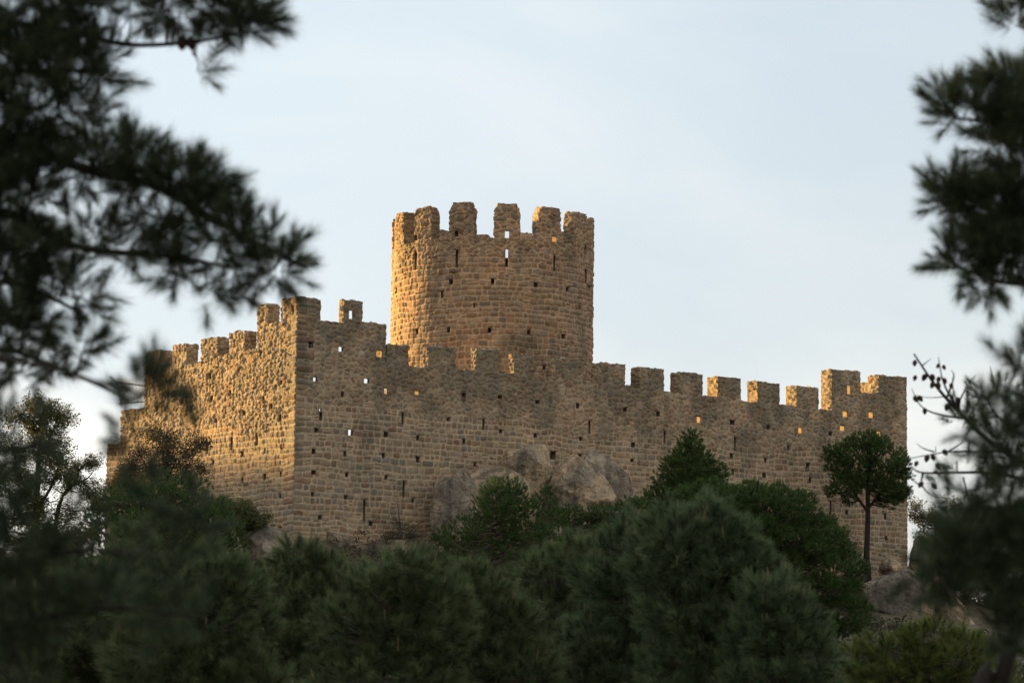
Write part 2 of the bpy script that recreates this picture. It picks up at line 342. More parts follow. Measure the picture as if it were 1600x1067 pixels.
def shell(parent, U, Z, full, pieces, mapf, thick, holes, mat, H, C, K=8, skip='', backlow=None, seed=0, rub_side=True, jit=.03):
    """U (nu+1), Z (nz+1) vertex coordinates; full (nz,nu) cells that are wall; pieces [(name,parent,cellmask,label)];
    holes [(i0,i1,j0,j1,through,(bi0,bi1,bj0,bj1))]; mapf(u,z,t) -> xyz"""
    nz, nu = full.shape
    UU, ZZ = np.meshgrid(U, Z)
    fh = np.zeros_like(full); bh = np.zeros_like(full)
    H = H.copy()
    for (i0, i1, j0, j1, th, bk) in holes:
        fh[j0:j1, i0:i1] = True
        H[j0:j1 + 1, i0:i1 + 1] = 0
        if th: bh[bk[2]:bk[3], bk[0]:bk[1]] = True
    P = np.pad(full, 1).astype(float)
    a, b, c, d = P[:-1, :-1], P[:-1, 1:], P[1:, :-1], P[1:, 1:]
    tot = a + b + c + d; bnd = (tot > 0) & (tot < 4)
    gu = (b + d - a - c); gw = (c + d - a - b); nv = np.hypot(gu, gw) + 1e-6
    nuv = -gu / nv; nzv = -gw / nv
    if 'L' in skip: bnd[:, 0] = False
    if 'R' in skip: bnd[:, -1] = False
    bnd[0, :] = False
    jo = (fbm2(UU * 4, ZZ * 4, seed + 60, 3) - .62) * 2 * jit * bnd
    UJ = UU + nuv * jo; ZJ = ZZ + nzv * jo
    for name, par, reg, label in pieces:
        V = []; Cc = []; quads = []; n = 0
        def grid(cells, t_of, Hs):
            nonlocal n
            jj, ii = np.nonzero(cells)
            idx = np.full((nz + 1, nu + 1), -1, np.int64); used = np.zeros((nz + 1, nu + 1), bool)
            for dj in (0, 1):
                for di in (0, 1): used[jj + dj, ii + di] = True
            ids = np.arange(used.sum()) + n; idx[used] = ids
            V.append(mapf(UJ[used], ZJ[used], t_of + Hs[used])); Cc.append(C[used]); n += used.sum()
            quads.append(np.stack([idx[jj, ii], idx[jj, ii + 1], idx[jj + 1, ii + 1], idx[jj + 1, ii]], -1))
            return idx
        fi = grid(reg & ~fh, 0.0, H)
        br = reg & ~bh
        if backlow is not None: br = br & (Z[:-1] >= backlow)[:, None]
        # coarse inner face: same grid, mirrored pattern
        if br.any(): bi = grid(br, -thick, -.7 * H)
        # edge strips
        FP = np.pad(full, 1)
        R = reg & ~fh
        e = []
        jj, ii = np.nonzero(R & ~FP[1:-1, :-2]); 
        if 'L' in skip: k = ii > 0; jj, ii = jj[k], ii[k]
        e.append(((jj, ii), (jj + 1, ii)))
        jj, ii = np.nonzero(R & ~FP[1:-1, 2:])
        if 'R' in skip: k = ii < nu - 1; jj, ii = jj[k], ii[k]
        e.append(((jj, ii + 1), (jj + 1, ii + 1)))
        jj, ii = np.nonzero(R & ~FP[2:, 1:-1]); e.append(((jj + 1, ii), (jj + 1, ii + 1)))
        jj, ii = np.nonzero(R & ~FP[:-2, 1:-1]); k = jj > 0; jj, ii = jj[k], ii[k]; e.append(((jj, ii), (jj, ii + 1)))
        ja = np.concatenate([x[0][0] for x in e]); ia = np.concatenate([x[0][1] for x in e])
        jb = np.concatenate([x[1][0] for x in e]); ib = np.concatenate([x[1][1] for x in e])
        if len(ja):
            used = np.zeros((nz + 1, nu + 1), bool); used[ja, ia] = True; used[jb, ib] = True
            m = used.sum(); idx = np.full((nz + 1, nu + 1), -1, np.int64); idx[used] = np.arange(m)
            uu, zz, hh = UJ[used], ZJ[used], H[used]; nx, nzz = nuv[used], nzv[used]
            S = np.linspace(0, 1, K + 1)
            base = n
            for kk, s_ in enumerate(S):
                t = hh * (1 - s_) + (-thick - .7 * hh) * s_
                su = t + uu * 1.0; d_, r_ = masonry(su, zz, seed + 5, np.ones(su.shape, bool))
                amp = 0 if kk in (0, K) else .085
                dd = amp * (sst(0, .06, d_) * (.6 + .6 * r_[1]) - .4)
                V.append(mapf(uu + nx * dd, zz + nzz * dd, t)); Cc.append(stone_color(d_, r_, su, zz, seed, (.30, .25, .18), 0.)); n += m
            A = idx[ja, ia]; B = idx[jb, ib]
            for kk in range(K):
                quads.append(np.stack([base + kk * m + A, base + kk * m + B, base + (kk + 1) * m + B, base + (kk + 1) * m + A], -1))
        # hole linings
        for (i0, i1, j0, j1, th, bk) in holes:
            if not reg[(j0 + j1) // 2, (i0 + i1) // 2]: continue
            fr = [(i0, j0), (i1, j0), (i1, j1), (i0, j1)]
            bb = [(bk[0], bk[2]), (bk[1], bk[2]), (bk[1], bk[3]), (bk[0], bk[3])] if th else fr
            tb = -thick if th else -.55
            a_ = np.array([mapf(U[x], Z[y], 0.) for x, y in fr]); b_ = np.array([mapf(U[x], Z[y], tb) for x, y in bb])
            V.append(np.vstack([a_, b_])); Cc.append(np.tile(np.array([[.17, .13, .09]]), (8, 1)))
            qq = [[n + x, n + (x + 1) % 4, n + 4 + (x + 1) % 4, n + 4 + x] for x in range(4)]
            if not th: qq.append([n + 4, n + 5, n + 6, n + 7])
            quads.append(np.array(qq)); n += 8
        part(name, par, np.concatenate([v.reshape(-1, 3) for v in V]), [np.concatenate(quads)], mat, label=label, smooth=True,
             col=np.concatenate([c_.reshape(-1, 3) for c_ in Cc]))

GS = .04
C0 = at(461, 700, 125.0)[:2]                          # near corner of the enclosure (x, y)
TH = 37.0
DF = np.array([math.cos(R_(TH)), math.sin(R_(TH))]); NF = np.array([math.sin(R_(TH)), -math.cos(R_(TH))])
DL = -NF; NL = -DF
def pix_plane(px, py, c, d, n):
    r = ray(px, py); t = (c @ n) / (r[:2] @ n); p = r * t
    return (p[:2] - c) @ d, p[2]
def snap_holes(hl, pixf, U, Z, through_shift):
    out = []
    for h in hl:
        px, py, w, hh = h[:4]; kind = h[4] if len(h) > 4 else 0
        u0, z1 = pixf(px - w / 2, py - hh / 2); u1, z0 = pixf(px + w / 2, py + hh / 2)
        if u0 > u1: u0, u1 = u1, u0
        i0 = int(round((u0 - U[0]) / GS)); i1 = max(i0 + 2, int(round((u1 - U[0]) / GS)))
        j0 = int(round((z0 - Z[0]) / GS)); j1 = max(j0 + 3, int(round((z1 - Z[0]) / GS)))
        if i0 < 2 or i1 > len(U) - 3: continue
        ts_ = through_shift + (.12 if px < 612 else 0)
        bk = (i0 - 3, i1 + int(ts_ / GS), j0 - 2, j1 + 4)
        out.append((i0, i1, j0, j1, bool(kind), bk))
    return out
def profile(pixf, segs):
    """segs of (x0,x1,y0,y1) pixels -> list of (u0,u1,z0,z1)"""
    o = []
    for x0, x1, y0, y1 in segs:
        a = pixf(x0, y0); b = pixf(x1, y1)
        if a[0] > b[0]: a, b = b, a
        o.append((a[0], b[0], a[1], b[1]))
    return o
def top_field(U, segs, default):
    uc = (U[:-1] + U[1:]) / 2; t = np.full(uc.shape, float(default))
    for u0, u1, z0, z1 in segs:
        k = (uc >= u0) & (uc < u1); t[k] = z0 + (z1 - z0) * (uc[k] - u0) / max(u1 - u0, 1e-6)
    return t

loc = (C0[0], C0[1], 7.0)
castle_wall = thing('castle_wall', 'long crenellated stone curtain wall with small square holes enclosing the round tower', 'castle wall', loc)

# --- long shaded front wall
pf = lambda x, y: pix_plane(x, y, C0, DF, NF)
LF = pf(1418, 700)[0]
nu = int(LF / GS); U = np.arange(nu + 1) * GS; Zc = np.arange(5.0, 18.6, GS); nz = len(Zc) - 1
base = [(440, 501, 503, 503), (501, 569, 503, 504), (569, 604, 503.5, 506), (604, 638, 537, 540), (638, 712, 573, 576), (712, 782, 576, 580),
        (782, 850, 580, 588), (850, 929, 588, 598), (929, 977, 598, 603), (977, 1038, 603, 611), (1038, 1098, 611, 618), (1098, 1156, 618, 625),
        (1156, 1218, 625, 632), (1218, 1299, 632, 641), (1299, 1440, 609, 619)]
mer = [(440, 501, 464.5, 467), (536.7, 567, 468.5, 470), (669, 712, 541, 543), (743, 782, 545, 547), (802, 835, 553, 556), (867, 912, 558.5, 562),
       (939, 977, 567, 570), (1001, 1037.5, 573, 576.5), (1063, 1097.5, 580.5, 584.5), (1121, 1158, 587, 591), (1183, 1218, 595, 599),
       (1244, 1279, 602.5, 606.5), (1299, 1344, 577, 581), (1372, 1440, 586, 591)]
bz = top_field(U, profile(pf, base), 15); bz += (fbm2(U[:-1] * 1.5, U[:-1] * 0, 90) - .47) * .12
mz = top_field(U, profile(pf, mer), 0); mz += (fbm2(U[:-1] * 1.6, U[:-1] * 0, 91) - .47) * .10 * (mz > 0)
zc = (Zc[:-1] + Zc[1:]) / 2
body = zc[:, None] < bz[None]; full = body | (zc[:, None] < mz[None])
hf = [(486, 539, 7, 8, 1), (533, 546, 7, 8, 1), (592, 553, 7, 9, 1), (492, 593, 6, 7, 1), (573, 595, 7, 8, 1), (603, 611, 5, 8, 1), (535, 616, 5, 8), (651, 614, 5, 7, 1),
      (501, 640.5, 4, 4, 1), (501, 650, 4, 13), (629, 653, 3, 20), (494, 672, 6, 8), (547.5, 676, 7, 9, 1), (603, 679, 6, 8), (652.6, 684, 5, 9), (490, 705, 5, 9), (539, 709, 5, 9),
      (599, 711.5, 5, 9), (652.6, 717.5, 5, 9), (490, 738, 6, 7), (542, 742, 5, 7), (603, 746, 5, 7), (630.5, 764, 3, 26), (488, 772, 5, 7), (540, 777, 5, 7),
      (645, 782, 4, 7), (569, 797, 3.5, 33), (500, 808, 6, 8), (579, 818, 5, 7), (724.5, 617.5, 6, 8), (781.5, 620.5, 6, 7), (840, 628.5, 6, 7), (902.7, 634, 6, 8),
      (976.7, 640.5, 6, 7), (1028, 647, 6, 8), (755.4, 663, 3, 18), (921, 667, 3, 21), (1038.5, 683, 3, 20), (782, 674, 5, 6), (836, 680, 5, 7), (907.5, 686, 5, 6),
      (988.7, 695.4, 6, 8), (725, 689.4, 5, 9), (987, 719, 5, 6), (864, 711, 8, 14), (906, 712, 5, 7), (742, 725.4, 5, 8), (1091, 656, 5, 9, 1), (1144, 660, 7, 9),
      (1200, 668, 5, 6), (1249.5, 672.5, 5, 9, 1), (1148, 693.5, 3, 22), (1142.5, 713, 5, 8), (1196, 719, 4, 8), (1145, 737, 4, 9), (1194, 742.6, 5, 8),
      (1297, 678, 6, 6), (1320, 647, 6, 9, 1), (1360, 649, 6, 9, 1), (1315.6, 669, 6, 7, 1), (1371.6, 678, 6, 8, 1), (1326, 608.5, 5, 14, 1), (1262, 727, 6, 7),
      (1265.6, 750, 4, 8), (1260.4, 793.4, 4, 8), (1298, 796, 3, 28), (1323, 800, 4, 8), (1383, 807, 4, 9), (1384, 841, 4, 8), (548, 492.5, 4.5, 13, 1),
      (700, 655, 5, 6), (1232, 700, 4, 7), (1218, 771, 4, 8), (1098, 712, 5, 7), (680, 760, 5, 8), (1060, 742, 5, 8)]
holes = snap_holes(hf, pf, U, Zc, .31)
UU, ZZ = np.meshgrid(U, Zc)
rubline = 12.6 + .9 * (fbm2(U * .25, U * 0, 31) - .5) * 2 + sst(0, 38, U) * .2
rub = ZZ > rubline[None] + .5 * (vn2(UU * .9, ZZ * .9, 32) - .5)
d, r = masonry(UU, ZZ, 100, rub, quoin=True)
H = sst(.005, .075, d) * (.018 + .034 * r[2]) + (fbm2(UU * 9, ZZ * 9, 33, 3) - .45) * .02
H = H * np.where(rub, 1.15, .85)
wz = np.clip(.17 - (np.append(np.maximum(bz, mz), bz[-1])[None] - ZZ) * .06, -.09, .14)
C = stone_color(d, r, UU, ZZ, 100, (.36, .29, .20), wz, rub)
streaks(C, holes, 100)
H[:, 0] = 0; 
wall1 = bpy.data.objects.new('wall', None)
pieces = [('wall', castle_wall, body, 'long shaded wall face with rows of small square holes')]
shell(None, U, Zc, full, pieces, lambda u, z, t: np.stack([C0[0] + DF[0] * u + NF[0] * t, C0[1] + DF[1] * u + NF[1] * t, z + 0 * u], -1), .75, holes, M_WALL, H, C, skip='L', seed=100)
bpy.data.objects.remove(wall1)
W1 = castle_wall.children[0]
for thin in (True, False):
    mp_ = []
    for k_, (u0, u1, z0, z1) in enumerate(profile(pf, mer)):
        if (k_ in (1, 2, 3, 4, 5)) != thin: continue
        uc = (U[:-1] + U[1:]) / 2; reg = full & ~body & ((uc > u0 - .3) & (uc < u1 + .3))[None]
        mp_.append(('merlon', W1, reg, None))
    shell(None, U, Zc, full, mp_, lambda u, z, t: np.stack([C0[0] + DF[0] * u + NF[0] * t, C0[1] + DF[1] * u + NF[1] * t, z + 0 * u], -1), .36 if thin else .75,
          [(a_[0], a_[1], a_[2], a_[3], a_[4], (a_[0] - 2, a_[1] + 6, a_[2] - 1, a_[3] + 2)) for a_ in holes] if thin else holes, M_WALL, H, C, skip='L', seed=100)

# --- sunlit left wall
pl = lambda x, y: pix_plane(x, y, C0, DL, NL)
LL = pl(166.5, 750)[0]
nu = int(LL / GS); U = np.arange(nu + 1) * GS
base = [(403, 470, 511, 494), (355, 403.1, 554, 544.5), (311, 355.1, 566, 554), (228.5, 311.1, 581, 566), (189, 228.6, 641, 637), (150, 189.1, 697, 693)]
mer = [(441, 470, 468.5, 463.5), (403.7, 419, 477, 474.5), (360.5, 383, 521, 516), (315.7, 341, 531.5, 526.5), (270.8, 292.4, 540.5, 536.5), (228.5, 252, 551, 546)]
bz = top_field(U, profile(pl, base), 15); bz += (fbm2(U[:-1] * 1.5, U[:-1] * 0, 92) - .47) * .14
mz = top_field(U, profile(pl, mer), 0); mz += (fbm2(U[:-1] * 1.6, U[:-1] * 0, 93) - .47) * .12 * (mz > 0)
body = zc[:, None] < bz[None]; full = body | (zc[:, None] < mz[None])
hl = [(330, 588, 4, 7), (285, 629, 4, 8), (331, 622.6, 4, 8), (360, 613.6, 3, 7), (408.5, 553, 4, 8), (424.6, 635, 4, 8), (412, 622, 4, 6), (440, 597, 4, 7), (438, 653, 4, 9),
      (381.5, 645.5, 4, 7), (338, 657, 3.5, 6), (362.4, 693, 3, 19), (402, 686.7, 3, 19), (324.6, 700, 3, 18), (379, 709, 3, 8), (414, 704, 3, 8), (440.7, 698.7, 3, 8),
      (379, 750, 3, 8), (414, 745, 4, 9), (439, 740, 3, 8), (333.6, 722, 3, 7), (438, 775, 3.5, 8), (333, 761, 3, 7), (462.2 - 3, 484, 2.5, 12), (300, 640, 3, 7), (246, 640, 3, 7)]
holes = snap_holes(hl, pl, U, Zc, .0)
UU, ZZ = np.meshgrid(U, Zc)
rub = ZZ > 12.1 + .9 * (fbm2(UU * .3, ZZ * 0, 34) - .5) * 2 + .5 * (vn2(UU * .9, ZZ * .9, 35) - .5)
d, r = masonry(UU, ZZ, 200, rub, cell=(.29, .21), quoin=True)
H = sst(.0, .055, d) * (.025 + .068 * r[2]) + (fbm2(UU * 8, ZZ * 8, 36, 3) - .45) * .06
H = H * np.where(rub, 1.1, .7)
C = stone_color(d, r, UU, ZZ, 200, (.35, .275, .18), -.2, rub)
streaks(C, holes, 200)
H[:, 0] = 0
mapl = lambda u, z, t: np.stack([C0[0] + DL[0] * u + NL[0] * t, C0[1] + DL[1] * u + NL[1] * t, z + 0 * u], -1)
shell(None, U, Zc, full, [('wall', castle_wall, body, 'short rough rubble wall lit by the low sun, stepping down at its far end')], mapl, .75, holes, M_WALL, H, C, skip='L', seed=200, jit=.015)
W2 = [c for c in castle_wall.children if c.name.startswith('wall') and c != W1][0]
mp_ = []
for (u0, u1, z0, z1) in profile(pl, mer):
    uc = (U[:-1] + U[1:]) / 2; reg = full & ~body & ((uc > u0 - .3) & (uc < u1 + .3))[None]
    mp_.append(('merlon', W2, reg, None))
shell(None, U, Zc, full, mp_, mapl, .60, holes, M_WALL, H, C, skip='L', seed=200, jit=.015)

# --- return wall going back from the far right corner (its inner face shows through the crenels)
C1 = C0 + DF * LF - DF * .02 
pr = lambda x, y: pix_plane(x, y, C1, DL, DF)
U = np.arange(int(9 / GS) + 1) * GS
segs = [(0, 2.7) + (16.75, 16.75), (2.7, 4.6, 16.35, 16.3), (4.6, 9.1, 14.6, 14.4)]
bz = top_field(U, segs, 14) + (fbm2(U[:-1] * 1.5, U[:-1] * 0, 94) - .47) * .1
body = zc[:, None] < bz[None]
UU, ZZ = np.meshgrid(U, Zc)
d, r = masonry(UU, ZZ, 300, np.ones(UU.shape, bool)); H = sst(.0, .085, d) * (.03 + .05 * r[2])
C = stone_color(d, r, UU, ZZ, 300, (.33, .27, .19), -.08)
mapr = lambda u, z, t: np.stack([C1[0] + DL[0] * (u + .06) + DF[0] * (t - .0), C1[1] + DL[1] * (u + .06) + DF[1] * (t - .0), z + 0 * u], -1)
shell(None, U, Zc, body, [('wall', castle_wall, body, 'end wall whose sunlit inner side glows between the last two merlons')], mapr, .75, [], M_WALL, H * .6, C, skip='L', seed=300)

# ------------------------------------------------------------------ round tower
TC = np.array([at(769.5, 450, 140.0)[0], 140.0]); TR = 4.97
def pt(px, py):
    rr_ = ray(px, py); A = rr_[:2] @ rr_[:2]; B = -2 * rr_[:2] @ TC; Cq = TC @ TC - TR * TR
    disc = max(B * B - 4 * A * Cq, 0); t = (-B - math.sqrt(disc)) / (2 * A); p = rr_ * t
    q_ = p[:2] - TC; phi = math.atan2(q_[0], -q_[1])           # 0 towards the camera, + to the right
    return (phi + math.pi) * TR, p[2]
nu = int(2 * math.pi * TR / GS); GT = 2 * math.pi * TR / nu
U = np.arange(nu + 1) * GT
zcr = pt(769, 371)[1]; ztop = pt(792, 317)[1]
Zt = np.arange(8.0, ztop + .3, GS); nz = len(Zt) - 1; zt = (Zt[:-1] + Zt[1:]) / 2
maptw = lambda u, z, t: np.stack([TC[0] + (TR + t) * np.sin(u / TR - math.pi), TC[1] - (TR + t) * np.cos(u / TR - math.pi), z + 0 * u], -1)
phi = (U[:-1] + U[1:]) / 2 / TR - math.pi
bz = zcr + (fbm2(np.cos(phi) * 4 + 9, np.sin(phi) * 4 + 9, 95) - .47) * .12
body = zt[:, None] < bz[None]; full = body.copy(); mregs = []
cent = []
for k in range(14):
    c = R_(8.2 + 25.714 * k); c = (c + math.pi) % (2 * math.pi) - math.pi; cent.append(c)
    hw = R_(7.6 + random.uniform(-.6, .7)); dphi = (phi - c + math.pi) % (2 * math.pi) - math.pi
    zt_top = ztop + random.uniform(-.06, .05)
    w = hw - np.maximum(0, (zt[:, None] - (zt_top - .42)) / .42) * R_(2.1)     # chamfered tops
    reg = (np.abs(dphi)[None] < w) & (zt[:, None] < zt_top) & ~body
    mregs.append(reg); full |= reg
ht = [(650, 372, 5, 8), (713, 365.5, 6, 9), (792, 367, 6.5, 10, 1), (866, 374, 6, 9, 1), (914, 387, 4, 8), (650, 408, 3, 28), (713.3, 404, 3.5, 28), (792, 396, 4, 13, 1), (792, 410.5, 4, 13),
      (866, 411, 3, 26), (705, 441, 5.5, 8), (769.7, 440, 6, 8), (837, 445, 6, 8), (886.4, 452.4, 4.5, 8), (690.3, 461, 3.5, 10), (700.8, 515.8, 4.5, 7), (765, 515.8, 5, 8),
      (826.4, 519.6, 5, 8), (879.6, 526, 5, 7), (620, 453.7, 2.5, 7), (652, 518, 4, 7), (741, 478, 3, 5), (915, 432, 3, 22), (850, 575, 5, 7), (905, 480, 3, 6)]
GS_ = GS; GS = GT; holes0 = []
for h in ht:
    px, py, w_, hh_ = h[:4]
    u0, z1 = pt(px - w_ / 2, py - hh_ / 2); u1, z0 = pt(px + w_ / 2, py + hh_ / 2)
    i0 = int(round(u0 / GT)); i1 = max(i0 + 2, int(round(u1 / GT))); j0 = int(round((z0 - 8) / GS_)); j1 = max(j0 + 3, int(round((z1 - 8) / GS_)))
    j0 = max(j0, 1); j1 = min(j1, nz - 2)
    th = len(h) > 4
    holes0.append((i0, i1, j0, j1, th, (i0 - 3, i1 + 3, j0 - 2, j1 + (3 if th else 0))))
GS = GS_
UU, ZZ = np.meshgrid(U, Zt)
rub = ZZ > zcr - .75 + .3 * (vn2(UU, ZZ, 3) - .5)
d, r = masonry(UU, ZZ, 400, rub, roww=(.22, .32), colw=(.28, .44))
H = sst(.005, .055, d) * (.024 + .058 * r[2]) + (fbm2(UU * 8, ZZ * 8, 37, 3) - .45) * .035
C = stone_color(d, r, UU, ZZ, 400, (.33, .26, .185), np.clip(.1 - (ztop - ZZ) * .05, -.1, .1)) * np.array([1.02, .97, .93])
streaks(C, holes0, 400)
tower = thing('castle_tower', 'round stone keep with fourteen tall merlons rising behind the long curtain wall', 'castle tower', (TC[0], TC[1], 8.0))
FLOOR = zcr - 1.5
shell(None, U, Zt, full, [('tower_wall', tower, body, None)], maptw, .6, holes0, M_TOWER, H, C, skip='LR', seed=400, backlow=FLOOR - .1)
TW = tower.children[0]
shell(None, U, Zt, full, [('merlon', TW, reg, None) for reg in mregs], maptw, .6, holes0, M_TOWER, H, C, skip='', seed=400, jit=.05)
g = Geo(); a = np.linspace(0, 2 * math.pi, 65)[:-1]
g.add(np.vstack([[TC[0], TC[1], FLOOR]] + [[TC[0] + 4.6 * math.cos(x), TC[1] + 4.6 * math.sin(x), FLOOR] for x in a]), t=[[0, 1 + k, 1 + (k + 1) % 64] for k in range(64)])
V, f = g.get(); part('roof_floor', tower, V, f, M_RTAN)
def spout(px, py, ln, w_, h_):
    u_, z_ = pt(px, py); g = Geo(); pr_ = []
    for t, sc in ((-.3, 1), (ln * .6, 1), (ln, .8)):
        for du, dz in ((-w_, -h_), (w_, -h_), (w_, h_), (-w_, h_)): pr_.append(maptw(np.array(u_ + du * sc), np.array(z_ + dz * sc), t))
    qs = [[a_ + k, a_ + (k + 1) % 4, a_ + 4 + (k + 1) % 4, a_ + 4 + k] for a_ in (0, 4) for k in range(4)] + [[8, 9, 10, 11]]
    g.add(np.array(pr_), q=qs); V, f = g.get(); part('spout', tower, V, f, M_RGREY)
spout(710, 424, .4, .10, .06); spout(918, 446, .28, .2, .05)

# ------------------------------------------------------------------ boulders
def boulder(name, label, cat, outline, Y, T, mat, amp=.12, seed=0, group=None, nR=96, nS=192, yslope=0.0):
    P = np.array([at(x, y, Y) for x, y in outline]); c = P.mean(0)
    m = len(P); Q = np.vstack([P, P[:1]])
    o = smooth_path(np.vstack([P[-1:], Q, P[1:2]]), (m + 2) * 40)[40:-40]
    L_ = np.concatenate([[0], np.cumsum(np.linalg.norm(np.diff(o, axis=0), axis=1))])
    sU = np.linspace(0, L_[-1], nS + 1)[:-1]; o = np.stack([np.interp(sU, L_, o[:, k]) for k in range(3)], -1)
    al = np.linspace(0, math.pi, nR + 1)[1:-1]
    rr_ = np.sin(al)**.75; yy = -np.sign(np.cos(al)) * np.abs(np.cos(al))**.8 * T
    V = c[None, None] + (o - c)[None] * rr_[:, None, None]; V[..., 1] += yy[:, None] + yslope * (V[..., 2] - c[2])
    V = V.reshape(-1, 3); V = np.vstack([V, c + [0, -T, 0], c + [0, T, 0]])
    rb_ = np.random.default_rng(seed + 500); ext = np.abs(V - c).max(0)
    rel = (V - c) / ext
    for _ in range(34):
        n_ = nrm(rb_.normal(0, 1, 3)); sup = (rel @ n_).max(); e_ = rel @ n_ - sup * rb_.uniform(.66, .9)
        rel = rel - n_ * (np.maximum(e_, 0) * .93)[:, None]
    V = c + rel * ext * 1.13
    Dn = (V - c); Dn /= np.linalg.norm(Dn, axis=1)[:, None] + 1e-9
    f1 = fbm3(V[:, 0] * .9, V[:, 1] * .9, V[:, 2] * .9, seed, 5) - .47
    cr = np.abs(fbm3(V[:, 0] * .5 + 30, V[:, 1] * .5, V[:, 2] * .5 + .6 * V[:, 0], seed + 9, 4) - .47)
    f2 = np.abs(fbm3(V[:, 0] * 2.6, V[:, 1] * 2.6, V[:, 2] * 1.6, seed + 3, 5) - .47)
    f3 = fbm3(V[:, 0] * 1.2 + V[:, 2] * .5, V[:, 1], V[:, 2] * 3.2 + V[:, 0] * 1.1, seed + 13, 5) - .47
    V = V + Dn * (f1 * amp * 3.0 + f2 * amp * 3.0 + f3 * amp * 2.6 + (fbm3(V[:, 0] * 7, V[:, 1] * 7, V[:, 2] * 7, seed + 21, 3) - .44) * .10)[:, None]
    i, j = np.meshgrid(np.arange(nR - 2), np.arange(nS), indexing='ij'); jn = (j + 1) % nS
    q = np.stack([i * nS + j, i * nS + jn, (i + 1) * nS + jn, (i + 1) * nS + j], -1).reshape(-1, 4); n0 = (nR - 1) * nS
    t = [[n0, (k + 1) % nS, k] for k in range(nS)] + [[n0 + 1, n0 - nS + k, n0 - nS + (k + 1) % nS] for k in range(nS)]
    return single(name, label, cat, (c[0], c[1], float(V[:, 2].min())), V, [q, np.array(t)], mat, group=group, smooth=True)
GB = 'boulders at the foot of the castle wall'
B = boulder
B('boulder', 'big tan boulder wedged leaning on top of the others against the wall', 'boulder', [(767, 716), (782, 700), (810, 694), (845, 696), (863, 712), (866, 738), (858, 762), (843, 778), (822, 768), (800, 745), (780, 728)], 130.3, 1.1, M_RTAN, .05, 3, GB)
B('boulder', 'smooth reddish tan slab boulder under the leaning one', 'boulder', [(716, 742), (745, 722), (762, 712), (790, 730), (815, 752), (842, 782), (852, 830), (780, 850), (700, 850), (705, 780)], 129.3, 1.2, M_RTAN, .06, 11, GB)
B('boulder', 'tall grey upright boulder at the left end of the rock pile', 'boulder', [(684, 742), (700, 731), (722, 729), (742, 738), (748, 775), (752, 840), (700, 860), (664, 852), (672, 800), (682, 772)], 128.3, 1.1, M_RGREY, .07, 17, GB)
B('boulder', 'angular boulder with tan face in the middle of the rock pile', 'boulder', [(858, 755), (872, 730), (890, 718), (915, 716), (938, 730), (960, 760), (975, 792), (950, 830), (880, 838), (850, 800)], 131.0, 1.3, M_RTAN, .07, 23, GB)
B('boulder', 'dark grey pointed boulder at the right end of the rock pile', 'boulder', [(892, 715), (912, 707), (940, 712), (965, 732), (985, 757), (1004, 800), (1010, 840), (960, 850), (938, 780), (915, 745)], 133.2, 1.0, M_RGREY, .06, 29, GB)
B('boulder', 'low grey boulder half hidden by the shrubs below the rock pile', 'boulder', [(868, 812), (890, 796), (930, 800), (1000, 800), (1030, 815), (1030, 870), (900, 880), (860, 850)], 129.5, 1.2, M_RGREY, .08, 31, GB)
B('boulder', 'rounded grey boulder below the sunlit corner of the wall', 'boulder', [(372, 830), (390, 817), (420, 814), (450, 820), (470, 845), (475, 900), (420, 930), (365, 910)], 122.3, 1.4, M_RGREY, .09, 37, GB)
B('boulder', 'grey boulder ridge beside the olive shrub', 'boulder', [(330, 812), (345, 806), (362, 818), (378, 845), (384, 900), (330, 930), (300, 860)], 120.5, 1.2, M_RGREY, .09, 41, GB)
B('boulder', 'small cracked pale boulder in front of the rounded grey boulder', 'boulder', [(398, 852), (412, 841), (426, 846), (434, 870), (430, 905), (400, 905), (394, 875)], 120.6, .6, M_RGREY, .05, 43, GB)
B('boulder', 'flat grey ledge rock at the foot of the wall near its left corner', 'boulder', [(505, 845), (530, 836), (560, 850), (600, 853), (640, 850), (680, 850), (690, 900), (500, 910)], 126.2, 1.0, M_RGREY, .08, 47, GB)
B('boulder', 'broad mottled grey outcrop under the umbrella pine', 'boulder', [(1350, 912), (1374, 892), (1405, 888), (1436, 902), (1456, 935), (1475, 985), (1400, 1015), (1320, 1005), (1330, 950)], 138.5, 1.8, M_RDARK, .1, 53, GB)
B('boulder', 'small tan boulder on top of the outcrop under the wall end', 'boulder', [(1371, 885), (1382, 873), (1396, 873), (1408, 884), (1410, 898), (1392, 902), (1374, 896)], 141.0, .7, M_RTAN, .05, 59, GB)
B('boulder', 'rock beside the root of the umbrella pine', 'boulder', [(1325, 875), (1335, 862), (1350, 866), (1358, 890), (1356, 915), (1330, 915)], 141.8, .7, M_RTAN, .06, 61, GB)
B('boulder', 'tall rounded rock just past the right corner of the wall', 'boulder', [(1420, 865), (1426, 842), (1438, 835), (1452, 845), (1464, 872), (1472, 930), (1420, 930)], 143.5, 1.2, M_RTAN, .07, 67, GB)
B('boulder', 'large reddish brown rock face low on the right slope', 'boulder', [(1420, 925), (1450, 905), (1490, 915), (1530, 945), (1545, 990), (1500, 1040), (1430, 1020)], 139.0, 1.8, M_RTAN, .11, 71, GB)
B('boulder', 'grey stone between the outcrop and the wall end', 'boulder', [(1404, 900), (1412, 886), (1426, 890), (1436, 908), (1430, 922), (1412, 918)], 140.3, .6, M_RGREY, .05, 73, GB)

